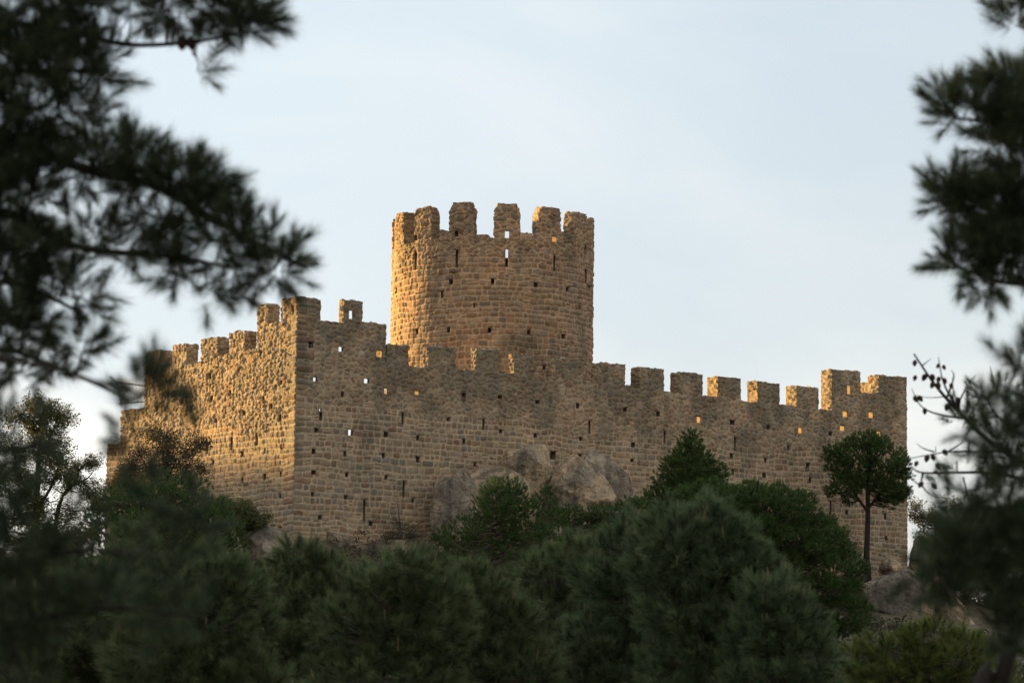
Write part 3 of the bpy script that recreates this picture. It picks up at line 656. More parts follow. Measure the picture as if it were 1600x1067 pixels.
# ------------------------------------------------------------------ foliage
def tuft_tmpl(n, stem, length, width, seed, lo=12, hi=80, gravity=0):
    """needles on a short shoot along +z"""
    r = np.random.default_rng(seed); z = stem * r.uniform(0, 1, n)**.8
    tilt = np.radians(hi + (lo - hi) * (z / max(stem, 1e-6))) + r.normal(0, .15, n); az = r.uniform(0, 2 * math.pi, n)
    D = np.stack([np.sin(tilt) * np.cos(az), np.sin(tilt) * np.sin(az), np.cos(tilt)], -1)
    O = np.stack([0 * z, 0 * z, z], -1); Ln = length * r.uniform(.75, 1.1, n)
    W = np.cross(D, r.normal(0, 1, (n, 3))); W /= np.linalg.norm(W, axis=1)[:, None]
    return np.stack([O - W * width / 2, O + W * width / 2, O + D * Ln[:, None]], 1)
def leaf_tmpl(n, rad, size, seed):
    r = np.random.default_rng(seed); p = r.normal(0, 1, (n, 3)); p /= np.linalg.norm(p, axis=1)[:, None]; p *= rad * r.uniform(.2, 1, (n, 1))**.6
    a = r.normal(0, 1, (n, 3)); a /= np.linalg.norm(a, axis=1)[:, None]; b = np.cross(a, r.normal(0, 1, (n, 3))); b /= np.linalg.norm(b, axis=1)[:, None]
    sz = size * r.uniform(.7, 1.25, (n, 1))
    # a leaf is a folded diamond of two triangles
    p0 = p - a * sz * .5; p1 = p + b * sz * .27; p2 = p + a * sz * .5; p3 = p - b * sz * .27
    return np.concatenate([np.stack([p0, p1, p2], 1), np.stack([p0, p2, p3], 1)])
def place(tmpls, pos, dirs, scale, r, tips=False):
    out = []; cols = []; which = r.integers(0, len(tmpls), len(pos)); tint = r.uniform(0, 1, len(pos))
    for k, T in enumerate(tmpls):
        m = which == k
        if not m.any(): continue
        d = dirs[m]; d = d / (np.linalg.norm(d, axis=1)[:, None] + 1e-9); a = np.cross(d, r.normal(0, 1, d.shape)); a /= np.linalg.norm(a, axis=1)[:, None] + 1e-9
        b = np.cross(d, a); Rm = np.stack([a, b, d], -1)          # columns
        P = np.einsum('mij,tvj->mtvi', Rm, T) * scale[m][:, None, None, None] + pos[m][:, None, None]
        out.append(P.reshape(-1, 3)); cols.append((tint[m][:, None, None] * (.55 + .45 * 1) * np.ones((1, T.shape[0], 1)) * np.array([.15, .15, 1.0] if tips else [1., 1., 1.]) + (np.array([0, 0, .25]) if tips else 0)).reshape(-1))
    V = np.concatenate(out); c = np.concatenate(cols); return V, c
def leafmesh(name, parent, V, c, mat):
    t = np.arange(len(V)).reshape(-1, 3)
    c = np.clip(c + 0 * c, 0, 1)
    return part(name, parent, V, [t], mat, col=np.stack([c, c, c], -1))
TM = {
 'mid': [tuft_tmpl(95, .11, .13, .0054, s, 10, 84) for s in range(5)],
 'near': [tuft_tmpl(130, .085, .072, .0019, s + 20) for s in range(5)],
 'far': [tuft_tmpl(40, .12, .13, .018, s + 40, 10, 85) for s in range(5)],
 'bush': [leaf_tmpl(34, .22, .085, s) for s in range(5)],
 'oak': [leaf_tmpl(26, .24, .09, s + 9) for s in range(5)],
 'fine': [leaf_tmpl(30, .22, .06, s + 19) for s in range(5)],
}
def tree(name, label, cat, Y, foot, trunk_px, ells, kind, mat, clump_r, per, r0=.12, bark=None, group=None, seed=1, limbs=(), twig=.02,
         up=.6, shoots=0, cones=(), tscale=1.0, crown='crown', flat=1.0, depth=1.0, tuft_twigs=False, ground_trunk=True, shell_lo=.5, taper=.3):
    """foot: px x of the trunk foot; trunk_px: polyline (px,py) upwards; ells: (px,py,rx,ry,n[,Y])"""
    r = np.random.default_rng(seed); bark = bark or M_BARK
    P = [at(x, y, Y) for x, y in trunk_px]
    if ground_trunk:
        f0 = at(foot, trunk_px[0][1], Y); zf = gz(f0[0], Y); 
        if P[0][2] > zf: P = [np.array([f0[0], Y, zf - .2])] + P
        base = (f0[0], Y, zf)
    else: base = tuple(P[0])
    root = thing(name, label, cat, base, group)
    g = Geo(); path = smooth_path(P, 24); rad = np.linspace(r0, r0 * taper, 24); rad[0] *= 1.5
    tube(g, path, rad, 10); allp = [path]; allr = [rad]
    for lb in limbs:                                                   # (polyline px, r)
        lp = smooth_path([at(*(p if len(p) == 3 else (p[0], p[1], Y))) for p in lb[0]], 26); lr = np.linspace(lb[1], lb[1] * .25, 26)
        tube(g, lp, lr, 7); allp.append(lp); allr.append(lr)
    allp = np.concatenate(allp); allr = np.concatenate(allr)
    pos = []; dirs = []; placed = []
    for e in ells:
        px, py, rx, ry, n = e[:5]; Ye = e[5] if len(e) > 5 else Y
        c = at(px, py, Ye); k = Ye / F; rad3 = np.array([rx * k, rx * k * depth, ry * k])
        dd = r.normal(0, 1, (n, 3)); dd /= np.linalg.norm(dd, axis=1)[:, None]
        if kind in ('mid', 'far') and n > 2:
            m_ = n * 5; dd = r.normal(0, 1, (m_, 3)); dd /= np.linalg.norm(dd, axis=1)[:, None]
            cand = c + dd * rad3 * (r.uniform(shell_lo**3, 1, (m_, 1))**(1 / 3)); dist_ = np.full(m_, 1e9); keep = []
            if placed: 
                pl_ = np.array(placed); dist_ = np.min(np.linalg.norm(cand[:, None] - pl_[None], axis=2), axis=1)
            for _ in range(n):
                b_ = int(np.argmax(dist_)); keep.append(b_); placed.append(cand[b_]); dist_ = np.minimum(dist_, np.linalg.norm(cand - cand[b_], axis=1)); dist_[b_] = -1
            dd = dd[keep]; cc = cand[keep]
        else: cc = c + dd * rad3 * (r.uniform(shell_lo**3, 1, (n, 1))**(1 / 3))
        for q_, dv in zip(cc, dd):
            dist = np.linalg.norm(allp - q_, axis=1) + np.where(allp[:, 2] > q_[2] + .3 * clump_r, .8 * np.abs(allp[:, 2] - q_[2]), 0); b_ = int(np.argmin(dist))
            tr = min(twig, allr[b_] * .8)
            tube(g, curve_pts(allp[b_], q_, (0, 0, -.10 * dist[b_]), 6, .03 * dist[b_], int(r.integers(1e9))), np.linspace(tr, tr * .35, 6), 4)
            m = max(1, int(per * r.uniform(.7, 1.3)))
            o = r.normal(0, 1, (m, 3)); o /= np.linalg.norm(o, axis=1)[:, None]; o *= r.uniform(.3, 1, (m, 1))**.5
            o[:, 2] *= flat; o[:, 2] += .1
            pp = q_ + o * clump_r; pos.append(pp); dirs.append(o * .8 + dv * .45 + np.array([0, 0, up]) + r.normal(0, .15, (m, 3)))
            if tuft_twigs:
                for x_ in pp[: max(2, m // 2)]: tube(g, curve_pts(q_, x_, (0, 0, 0), 3), np.linspace(tr * .4, tr * .2, 3), 3)
    pos = np.concatenate(pos); dirs = np.concatenate(dirs)
    V, f = g.get(); part('trunk', root, V, f, bark, smooth=True)
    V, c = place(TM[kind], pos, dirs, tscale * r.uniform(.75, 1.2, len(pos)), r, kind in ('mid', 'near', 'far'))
    if shoots:
        g2 = Geo(); idx = r.choice(len(pos), min(shoots, len(pos)), False)
        for k in idx:
            if dirs[k][2] < .3: continue
            d_ = nrm(dirs[k] * .4 + np.array([0, 0, 1.])); a_ = pos[k] + nrm(dirs[k]) * .10 * tscale
            tube(g2, np.array([a_, a_ + d_ * .06, a_ + d_ * .13 * r.uniform(.6, 1.2)]), [.005, .0065, .003], 4)
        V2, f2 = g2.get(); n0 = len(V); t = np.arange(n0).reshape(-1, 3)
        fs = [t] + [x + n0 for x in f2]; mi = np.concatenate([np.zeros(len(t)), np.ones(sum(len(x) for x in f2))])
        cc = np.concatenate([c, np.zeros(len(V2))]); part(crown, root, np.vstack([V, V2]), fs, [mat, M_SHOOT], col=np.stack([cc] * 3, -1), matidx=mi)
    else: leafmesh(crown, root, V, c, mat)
    for cn in cones:
        p = at(*cn[:3]); h = cn[3] * cn[2] / F; add_cone(root, p, h, r, nrm(cn[4] if len(cn) > 4 else (r.normal(0, .4), 0, -1)))
    return root
def add_cone(root, p, h, r, ax):
    """pine cone: egg body with overlapping scale tips"""
    a = nrm(np.cross(ax, (0.3, 1, .2))); b = np.cross(ax, a); g = Geo(); n = 11; V = []
    t = np.linspace(0, 1, n); rr_ = h * .33 * np.sin(math.pi * t**.8)**.7
    S = 12
    for k in range(n):
        for s_ in range(S):
            an = 2 * math.pi * (s_ + .5 * (k % 2)) / S; rk = max(rr_[k], h * .02) * (1.12 if (s_ + k) % 2 else .9)
            V.append(p + ax * h * (t[k] - .0) + (a * math.cos(an) + b * math.sin(an)) * rk)
    q = [[k * S + s_, k * S + (s_ + 1) % S, (k + 1) * S + (s_ + 1) % S, (k + 1) * S + s_] for k in range(n - 1) for s_ in range(S)]
    g.add(np.array(V), q=q)
    for _ in range(46):                                              # scale tips
        tt = r.uniform(.12, .9); an = r.uniform(0, 6.283); rk = h * .33 * math.sin(math.pi * tt**.8)**.7
        o = (a * math.cos(an) + b * math.sin(an)); c = p + ax * h * tt + o * rk * .9; e = np.cross(ax, o)
        g.add(np.array([c - e * h * .06, c + e * h * .06, c + o * h * .08 + ax * h * .05, c - ax * h * .05]), t=[[0, 1, 2], [0, 3, 1], [0, 2, 3], [1, 3, 2]])
    V, f = g.get(); part('cone', root, V, f, M_CONE)

T = tree
exec_specs = []
# ---- trees and shrubs at the castle (sharp)
T('umbrella_pine', 'umbrella pine with a bare straight trunk standing before the right end of the wall', 'pine tree', 141, 1356,
  [(1356, 895), (1354, 872), (1355, 840), (1356, 800), (1356, 760), (1358, 725)],
  [(1335, 716, 34, 24, 17), (1378, 722, 34, 28, 17), (1356, 692, 28, 10, 7), (1306, 722, 14, 20, 6), (1404, 748, 14, 28, 8), (1318, 758, 24, 20, 9), (1352, 752, 36, 18, 8), (1388, 768, 22, 16, 6), (1392, 787, 16, 6, 2), (1410, 778, 8, 10, 2), (1330, 786, 10, 4, 1)],
  'far', M_PINE_FAR, .40, 42, r0=.19, shell_lo=.7, bark=M_BARK_DK, taper=.45, seed=5, limbs=[([(1356, 800), (1335, 770), (1318, 740)], .08), ([(1356, 795), (1380, 765), (1398, 745)], .08)], twig=.05, flat=.75)
T('bushy_pine', 'pointed bushy pine with a single leader against the middle of the shaded wall', 'pine tree', 131, 1078,
  [(1078, 840), (1078, 780), (1080, 720), (1080, 686)],
  [(1080, 687, 5, 5, 3), (1080, 705, 20, 9, 10), (1078, 728, 40, 20, 30), (1075, 755, 50, 20, 34), (1055, 778, 42, 22, 26), (1105, 750, 26, 22, 14), (1030, 790, 22, 20, 12), (1120, 800, 30, 20, 12)],
  'far', M_PINE_FAR, .36, 26, r0=.14, seed=6, twig=.04)
T('stone_pine', 'broad rounded bright green pine sloping down to the right below the wall', 'pine tree', 118, 1185,
  [(1185, 990), (1180, 920), (1175, 840)],
  [(1110, 783, 50, 24, 18), (1165, 786, 60, 24, 25), (1215, 800, 60, 34, 28), (1190, 840, 80, 40, 34), (1250, 845, 66, 40, 28), (1285, 900, 60, 50, 28), (1220, 910, 80, 55, 34), (1150, 880, 70, 50, 21), (1315, 950, 40, 40, 14), (1240, 980, 80, 50, 17)],
  'far', M_PINE_FAR, .42, 52, r0=.2, seed=7, twig=.05, flat=.7, shell_lo=.8, group=None)
T('stone_pine', 'dome topped dark pine rising in front of the rock pile', 'pine tree', 119, 788,
  [(788, 960), (790, 880), (788, 790)],
  [(790, 772, 32, 14, 18), (790, 796, 46, 22, 28), (760, 835, 50, 35, 20), (820, 835, 44, 35, 20), (720, 855, 40, 30, 13), (860, 860, 40, 35, 14), (790, 890, 90, 50, 26), (700, 900, 50, 50, 12)],
  'far', M_PINE_FAR, .36, 28, r0=.16, seed=8, twig=.04, tscale=.9)
T('pine_sapling', 'small loose pine sapling beside the dome topped pine at the boulders', 'pine tree', 121, 855, [(858, 830), (856, 800), (856, 775)],
  [(856, 772, 12, 8, 6), (852, 786, 16, 10, 7), (862, 802, 16, 12, 6)], 'far', M_PINE_FAR, .2, 13, r0=.05, seed=9, twig=.02, tscale=.8)
T('stone_pine', 'rounded deep green pine below the sunlit wall', 'pine tree', 92, 262,
  [(262, 980), (262, 880), (262, 800)],
  [(215, 790, 50, 26, 18), (270, 778, 52, 26, 20), (300, 805, 48, 30, 18), (180, 815, 40, 34, 13), (250, 830, 90, 40, 36), (330, 840, 40, 40, 14), (250, 890, 100, 50, 30), (345, 880, 36, 40, 10)],
  'far', M_PINE_FAR, .36, 32, r0=.18, seed=10, twig=.05, tscale=.85)
GS1 = 'shrubs growing below the castle'
T('shrub', 'olive green leafy shrub between the sunlit wall and the grey boulders', 'shrub', 121.5, 372, [(372, 850), (372, 825), (372, 800)],
  [(345, 795, 22, 14, 16), (372, 805, 30, 18, 26), (397, 812, 22, 10, 12), (330, 800, 16, 16, 8), (350, 820, 30, 14, 12)], 'bush', M_BUSH, .28, 11, r0=.06, seed=11, twig=.02, group=GS1)
T('shrub', 'thin straggly shrub with few leaves at the foot of the wall', 'shrub', 126, 628, [(630, 850), (626, 825), (622, 795), (620, 785)],
  [(622, 818, 10, 8, 4), (640, 830, 18, 14, 8), (615, 838, 14, 12, 6), (655, 845, 18, 14, 10), (600, 848, 16, 8, 6)], 'fine', M_BUSH_DK, .25, 5, r0=.05, seed=12, twig=.022, group=GS1, tuft_twigs=True,
  limbs=[([(630, 845), (645, 825), (660, 815)], .03), ([(626, 830), (612, 815), (606, 800)], .025)])
T('shrub', 'dark green shrub growing below the pointed grey boulder', 'shrub', 124, 935, [(935, 880), (932, 850), (935, 810)],
  [(895, 812, 26, 16, 26), (945, 812, 30, 18, 30), (990, 800, 26, 18, 26), (930, 845, 60, 26, 50), (1010, 830, 36, 26, 30)], 'far', M_PINE_FAR, .26, 20, r0=.08, seed=13, twig=.03, group=GS1, tscale=.75)
T('shrub', 'sparse light green shrub to the left of the umbrella pine trunk', 'shrub', 139, 1302, [(1302, 895), (1300, 860), (1298, 830)],
  [(1285, 828, 16, 12, 10), (1305, 840, 20, 16, 14), (1325, 855, 14, 12, 8), (1285, 860, 26, 20, 14)], 'bush', M_BUSH, .26, 7, r0=.05, seed=14, twig=.02, group=GS1, tuft_twigs=True)
T('shrub', 'dark brownish thicket at the left edge of the mottled outcrop', 'shrub', 128, 1330, [(1330, 1020), (1328, 960), (1325, 900)],
  [(1320, 930, 36, 36, 30), (1345, 970, 30, 40, 26), (1310, 990, 50, 40, 30), (1330, 1030, 50, 30, 20)], 'fine', M_BUSH_DK, .34, 11, r0=.06, seed=15, twig=.02, group=GS1, tuft_twigs=True)
T('oak_tree', 'sparse small oak with crooked branches in front of the sunlit wall', 'oak tree', 120, 262, [(266, 840), (266, 780), (262, 745), (255, 720)],
  [(235, 690, 34, 22, 16), (275, 700, 36, 24, 18), (300, 735, 24, 22, 12), (215, 725, 26, 20, 12), (260, 740, 40, 20, 14), (310, 700, 14, 16, 5)], 'oak', M_BUSH_DK, .34, 7, r0=.1, seed=16, twig=.035, tuft_twigs=True, bark=M_BARK_DK,
  limbs=[([(264, 765), (285, 745), (300, 715)], .05), ([(262, 755), (235, 735), (215, 705)], .05), ([(262, 745), (275, 720), (280, 690)], .04)])
T('oak_tree', 'low oak with sun warmed yellowish leaves at the far end of the sunlit wall', 'oak tree', 128, 190, [(192, 850), (190, 790), (190, 750)],
  [(200, 745, 24, 22, 16), (172, 765, 22, 18, 12), (215, 765, 20, 14, 8), (150, 785, 24, 16, 10), (235, 770, 26, 14, 8)], 'oak', M_OAK_SUNLIT, .34, 7, r0=.08, seed=17, twig=.03, tuft_twigs=True)
T('oak_tree', 'tall backlit oak with open leafy crown at the left edge', 'oak tree', 112, 70, [(50, 960), (52, 850), (58, 770), (62, 700), (70, 650)],
  [(55, 645, 28, 22, 18), (85, 655, 26, 22, 18), (30, 680, 36, 30, 18), (80, 700, 32, 30, 24), (40, 730, 50, 30, 24), (85, 740, 26, 24, 14), (20, 790, 50, 40, 26), (70, 800, 50, 30, 20), (20, 860, 60, 40, 22), (85, 860, 30, 40, 14)],
  'oak', M_OAK, .36, 7, r0=.2, seed=18, twig=.035, tuft_twigs=True, bark=M_BARK_DK, limbs=[([(56, 800), (80, 760), (95, 720)], .08), ([(56, 790), (30, 740), (20, 700)], .08), ([(62, 710), (80, 680), (90, 650)], .06)])
T('oak_tree', 'small dark oak with a twisted branch leaning right toward the sunlit wall', 'oak tree', 114, 88, [(80, 960), (84, 860), (90, 800), (100, 770)],
  [(112, 735, 14, 12, 9), (135, 725, 14, 10, 8), (150, 722, 9, 9, 5), (120, 750, 18, 10, 7), (140, 762, 16, 10, 6), (100, 760, 16, 14, 8), (110, 800, 36, 16, 10)],
  'fine', M_OAK, .28, 7, r0=.16, seed=19, twig=.03, tuft_twigs=True, bark=M_BARK_DK, limbs=[([(100, 772), (118, 752), (124, 735), (135, 722)], .08), ([(115, 758), (135, 748), (145, 738)], .05)])
T('oak_tree', 'leafy oak standing past the right corner of the wall with sky behind', 'oak tree', 156, 1480, [(1480, 910), (1482, 860), (1486, 820)],
  [(1440, 800, 24, 18, 14), (1470, 815, 26, 20, 16), (1500, 790, 26, 18, 16), (1530, 810, 30, 22, 18), (1450, 835, 34, 16, 16), (1520, 840, 44, 16, 22), (1570, 825, 40, 30, 20), (1485, 850, 50, 20, 20)],
  'oak', M_OAK, .42, 8, r0=.16, seed=20, twig=.04, tuft_twigs=True, bark=M_BARK_DK)

T('shrub', 'brown leafless brush between the umbrella pine trunk and the wall end', 'shrub', 139, 1400, [(1400, 935), (1398, 905), (1392, 880)],
  [(1385, 915, 16, 10, 8), (1410, 925, 20, 10, 10), (1440, 905, 20, 14, 12)], 'fine', M_BUSH_DK, .22, 5, r0=.04, seed=71, twig=.02, group=GS1, tuft_twigs=True)
T('oak_tree', 'low oak with leaves glowing orange under the tall backlit oak', 'oak tree', 138, 90, [(95, 960), (95, 890), (98, 850)],
  [(60, 850, 26, 24, 20), (110, 850, 26, 30, 24), (85, 885, 60, 24, 30), (20, 870, 30, 30, 20), (140, 830, 18, 16, 10), (10, 840, 20, 20, 10)], 'oak', M_OAK_SUNLIT, .4, 9, r0=.12, seed=72, twig=.04, tuft_twigs=True, bark=M_BARK_DK)

T('shrub', 'dark mixed thicket on the slope right of the tall rounded rock', 'shrub', 146, 1530, [(1530, 990), (1530, 940), (1528, 900)],
  [(1480, 905, 34, 24, 26), (1530, 890, 40, 26, 30), (1580, 900, 40, 30, 30), (1500, 945, 60, 24, 30), (1580, 950, 50, 30, 30), (1620, 920, 40, 40, 20)], 'bush', M_BUSH_DK, .36, 14, r0=.08, seed=81, twig=.03, group=GS1)
T('shrub', 'dark dense thicket at the foot of the tall backlit oak', 'shrub', 112, 25, [(25, 1000), (25, 950), (25, 910)],
  [(0, 895, 34, 26, 24), (40, 905, 34, 24, 24), (80, 915, 40, 26, 24), (20, 940, 60, 26, 30), (130, 900, 30, 24, 18)], 'bush', M_BUSH_DK, .32, 14, r0=.08, seed=82, twig=.03, group=GS1)

# ---- pines in the middle distance, slightly out of focus
GM = 'pines crowding the slope below the castle'
def mid(label, Y, foot, top, ells, mat, seed, per=3, cr=.085, sh=60, ts=1.05, r0=.09, **k):
    ells = [(e[0], e[1] + 24, e[2] * .92, e[3] * .88, int(e[4] * 1.5)) for e in ells]
    T('pine_tree', label, 'pine tree', Y, foot, [(foot, 1250), (foot, 1100), (top[0], top[1] + 30)], ells, 'mid', mat, cr, per, r0=r0, seed=seed, twig=.014, group=GM, up=.5, shell_lo=.72, shoots=sh, tscale=ts, **k)
mid('pine with a rounded tuft top poking up beneath the sunlit wall corner', 30, 465, (470, 830), [(470, 855, 34, 24, 16), (500, 880, 40, 24, 16), (430, 900, 44, 30, 18), (480, 930, 80, 40, 36), (440, 990, 90, 50, 40), (520, 1010, 80, 50, 34), (470, 1060, 100, 40, 34)], M_PINE_MID, 31)
mid('pine with loose olive green tufts left of the centre of the slope', 27, 650, (650, 860), [(640, 875, 40, 22, 16), (600, 905, 50, 30, 22), (670, 920, 60, 34, 28), (560, 960, 60, 40, 26), (640, 980, 90, 50, 46), (610, 1050, 120, 50, 56)], M_PINE_MID, 32)
mid('pine with a narrow peak just right of the olive pine', 29, 738, (738, 870), [(738, 885, 26, 18, 9), (745, 915, 44, 26, 18), (770, 955, 60, 40, 30), (730, 1000, 80, 50, 36), (790, 1040, 90, 50, 44)], M_PINE_MID, 33)
mid('dark pine in the hollow between the two middle pines', 34, 870, (870, 890), [(850, 875, 50, 26, 22), (905, 855, 44, 28, 20), (930, 890, 40, 30, 18), (850, 940, 80, 40, 40), (900, 1000, 90, 60, 50), (860, 1050, 110, 40, 44)], M_PINE_MID, 34)
mid('bluish pine with a blunt tuft at its upper left', 30, 985, (990, 800), [(985, 812, 24, 20, 9), (975, 845, 44, 26, 18), (960, 890, 60, 40, 30), (1000, 930, 80, 50, 44), (950, 990, 90, 50, 44), (1000, 1050, 110, 50, 50)], M_PINE_BLUE, 35)
mid('largest bluish green pine spreading below the middle of the wall', 28, 1100, (1100, 785), [(1062, 802, 34, 18, 13), (1108, 786, 26, 18, 11), (1150, 812, 26, 18, 9), (1010, 838, 34, 20, 12), (1060, 830, 60, 30, 30), (1120, 830, 60, 34, 30), (1090, 880, 90, 44, 54), (1160, 880, 60, 40, 34), (1180, 915, 44, 40, 24), (1040, 870, 40, 34, 20), (1110, 950, 110, 50, 64), (1120, 1010, 120, 50, 70), (1120, 1060, 130, 40, 50)], M_PINE_BLUE, 36, sh=110)
mid('bluish pine dropping to the right beside the mottled outcrop', 27, 1225, (1210, 905), [(1205, 915, 36, 22, 14), (1235, 950, 44, 34, 22), (1200, 980, 60, 40, 30), (1260, 1010, 40, 36, 20), (1220, 1050, 90, 44, 46)], M_PINE_BLUE, 37)
mid('yellowish green pine low in the right corner of the slope', 36, 1440, (1440, 960), [(1345, 1014, 24, 26, 12), (1395, 999, 36, 26, 18), (1450, 979, 40, 26, 20), (1500, 999, 44, 30, 22), (1380, 1044, 60, 34, 34), (1450, 1034, 70, 40, 46), (1530, 1044, 60, 36, 30), (1440, 1079, 110, 30, 44)], M_PINE_YEL, 38, ts=1.0)
mid('pine with pale upright shoots below the deep green rounded pine', 24, 330, (330, 870), [(300, 880, 50, 26, 16), (350, 900, 50, 30, 20), (250, 920, 60, 36, 22), (330, 960, 90, 50, 44), (260, 1010, 90, 50, 40), (350, 1050, 100, 40, 40)], M_PINE_MID, 39)
mid('pine at the lower left with a small pointed leader', 26, 185, (215, 800), [(215, 830, 16, 20, 5), (190, 870, 40, 26, 14), (140, 890, 50, 30, 18), (180, 930, 80, 40, 34), (100, 950, 80, 50, 34), (170, 1010, 110, 50, 50), (60, 1030, 100, 50, 40)], M_PINE_MID, 40)

# ---- near pines framing the view, strongly out of focus
T('pine_tree', 'dark near pine reaching long drooping boughs in from the top left', 'pine tree', 10, -140, [(-140, 1400), (-135, 900), (-125, 300), (-110, -200)],
  [(36, 15, 110, 30, 23), (176, 0, 100, 22, 14), (306, 5, 80, 22, 12), (371, 45, 30, 38, 6), (381, 15, 20, 25, 4), (304, 100, 9, 12, 2),
   (26, 100, 90, 45, 26), (131, 110, 40, 14, 6), (86, 160, 70, 22, 7), (6, 210, 80, 50, 23), (136, 190, 22, 14, 2),
   (186, 262, 80, 24, 13), (96, 262, 60, 20, 7), (276, 300, 48, 32, 10), (236, 285, 40, 22, 6), (321, 345, 20, 24, 3),
   (26, 310, 70, 50, 18), (96, 385, 80, 22, 10), (196, 395, 60, 20, 6), (286, 410, 40, 22, 5), (361, 385, 46, 40, 11), (426, 412, 46, 22, 7), (326, 440, 30, 12, 2), (256, 350, 22, 18, 2),
   (6, 430, 60, 50, 14), (96, 460, 50, 30, 6), (6, 520, 50, 40, 9), (116, 545, 40, 22, 4), (56, 575, 60, 16, 4), (46, 500, 70, 20, 5)],
  'near', M_PINE_NEAR, .062, 6, r0=.16, bark=M_BARK_DK, seed=51, twig=.006, up=.25, depth=.8, tuft_twigs=True, ground_trunk=True,
  cones=[(285, 55, 10, 26, (0, 0, -1)), (296, 58, 10, 24, (.3, 0, -1))],
  limbs=[([(-120, 0), (-20, 30), (110, 50), (200, 70), (300, 66), (390, 50)], .018), ([(-120, 60), (0, -30), (180, -30), (380, 10)], .02), ([(-120, 180), (0, 120), (80, 110), (170, 112)], .018),
         ([(-125, 240), (0, 210), (120, 260), (240, 290), (330, 340), (400, 380), (480, 418)], .026), ([(-128, 330), (0, 330), (120, 385), (260, 400), (350, 415)], .022),
         ([(-130, 480), (0, 440), (90, 470), (140, 500)], .016), ([(-130, 560), (0, 545), (90, 575), (150, 600), (205, 628)], .013)])
T('pine_tree', 'near blurred pine whose dark tips cross the sunlit wall at the lower left', 'pine tree', 7, -200, [(-200, 1700), (-190, 1100), (-170, 700)],
  [(234, 612, 18, 12, 5), (210, 625, 8, 8, 1), (225, 680, 30, 8, 2), (305, 680, 8, 6, 1),
   (10, 690, 30, 26, 4), (50, 690, 20, 10, 1), (15, 770, 30, 30, 2), (95, 800, 30, 16, 2), (40, 830, 40, 16, 2), (235, 790, 20, 12, 2), (310, 815, 30, 10, 2),
   (110, 870, 40, 20, 3), (250, 890, 40, 16, 2), (20, 900, 50, 50, 8), (60, 960, 90, 30, 8), (200, 930, 90, 24, 7), (280, 960, 60, 20, 3), (40, 1040, 60, 40, 7), (-20, 800, 50, 60, 10)],
  'near', M_PINE_NEAR, .045, 5, r0=.1, bark=M_BARK_DK, seed=52, twig=.005, up=.3, depth=.8, tuft_twigs=True, tscale=.68,
  limbs=[([(-180, 650), (-60, 560), (80, 575), (160, 600), (225, 615)], .010), ([(-185, 800), (-60, 720), (40, 700), (90, 690)], .016), ([(-190, 900), (-50, 820), (100, 800), (240, 790), (330, 830)], .006),
         ([(-195, 1000), (0, 980), (150, 950), (290, 960)], .016), ([(-190, 960), (0, 890), (120, 860), (250, 870)], .012)])
T('pine_tree', 'dark near pine with layered boughs entering along the right edge', 'pine tree', 11, 1760, [(1760, 1400), (1740, 900), (1725, 300), (1715, -200)],
  [(1593, 42, 22, 16, 4), (1603, 5, 30, 12, 4), (1580, 130, 22, 14, 4), (1508, 178, 34, 16, 7), (1568, 185, 50, 26, 13), (1608, 160, 40, 30, 9), (1578, 222, 40, 18, 5), (1628, 220, 40, 40, 9),
   (1478, 312, 32, 18, 7), (1508, 300, 24, 20, 4), (1558, 315, 50, 22, 11), (1608, 290, 36, 34, 11), (1598, 350, 36, 22, 7), (1568, 360, 24, 12, 2),
   (1503, 405, 26, 18, 5), (1548, 412, 44, 26, 10), (1598, 400, 34, 36, 11), (1548, 440, 44, 12, 4)],
  'near', M_PINE_NEAR, .062, 6, r0=.17, bark=M_BARK_DK, seed=53, twig=.006, up=.35, depth=.8, tuft_twigs=True,
  limbs=[([(1720, 120), (1650, 60), (1590, 42)], .012), ([(1722, 250), (1640, 215), (1560, 195), (1490, 184)], .018), ([(1728, 380), (1640, 350), (1560, 330), (1455, 312)], .018), ([(1730, 500), (1640, 450), (1560, 440), (1490, 415)], .018)])
T('pine_tree', 'near leaning pine with a blurred dark trunk in the lower right corner', 'pine tree', 9, 1528, [(1528, 1250), (1566, 1060), (1602, 940), (1640, 800), (1650, 560)],
  [(1600, 585, 20, 20, 3), (1604, 630, 30, 34, 5), (1564, 660, 40, 20, 3), (1549, 700, 40, 16, 3), (1604, 720, 40, 30, 8), (1504, 790, 36, 16, 3), (1564, 790, 44, 22, 8), (1604, 800, 30, 34, 6),
   (1469, 880, 40, 24, 9), (1534, 868, 56, 32, 16), (1594, 880, 40, 44, 12), (1504, 900, 50, 24, 6), (1559, 975, 26, 12, 3), (1604, 1000, 30, 40, 5), (1589, 930, 30, 24, 4)],
  'near', M_PINE_NEAR, .06, 4, r0=.036, bark=M_BARK_DK, seed=54, twig=.005, up=.3, depth=.7, tuft_twigs=True,
  limbs=[([(1640, 800), (1590, 860), (1520, 885), (1440, 885)], .014), ([(1648, 640), (1600, 620), (1560, 600)], .012), ([(1645, 720), (1600, 720), (1540, 710)], .012), ([(1642, 790), (1590, 790), (1530, 795), (1490, 795)], .010)])
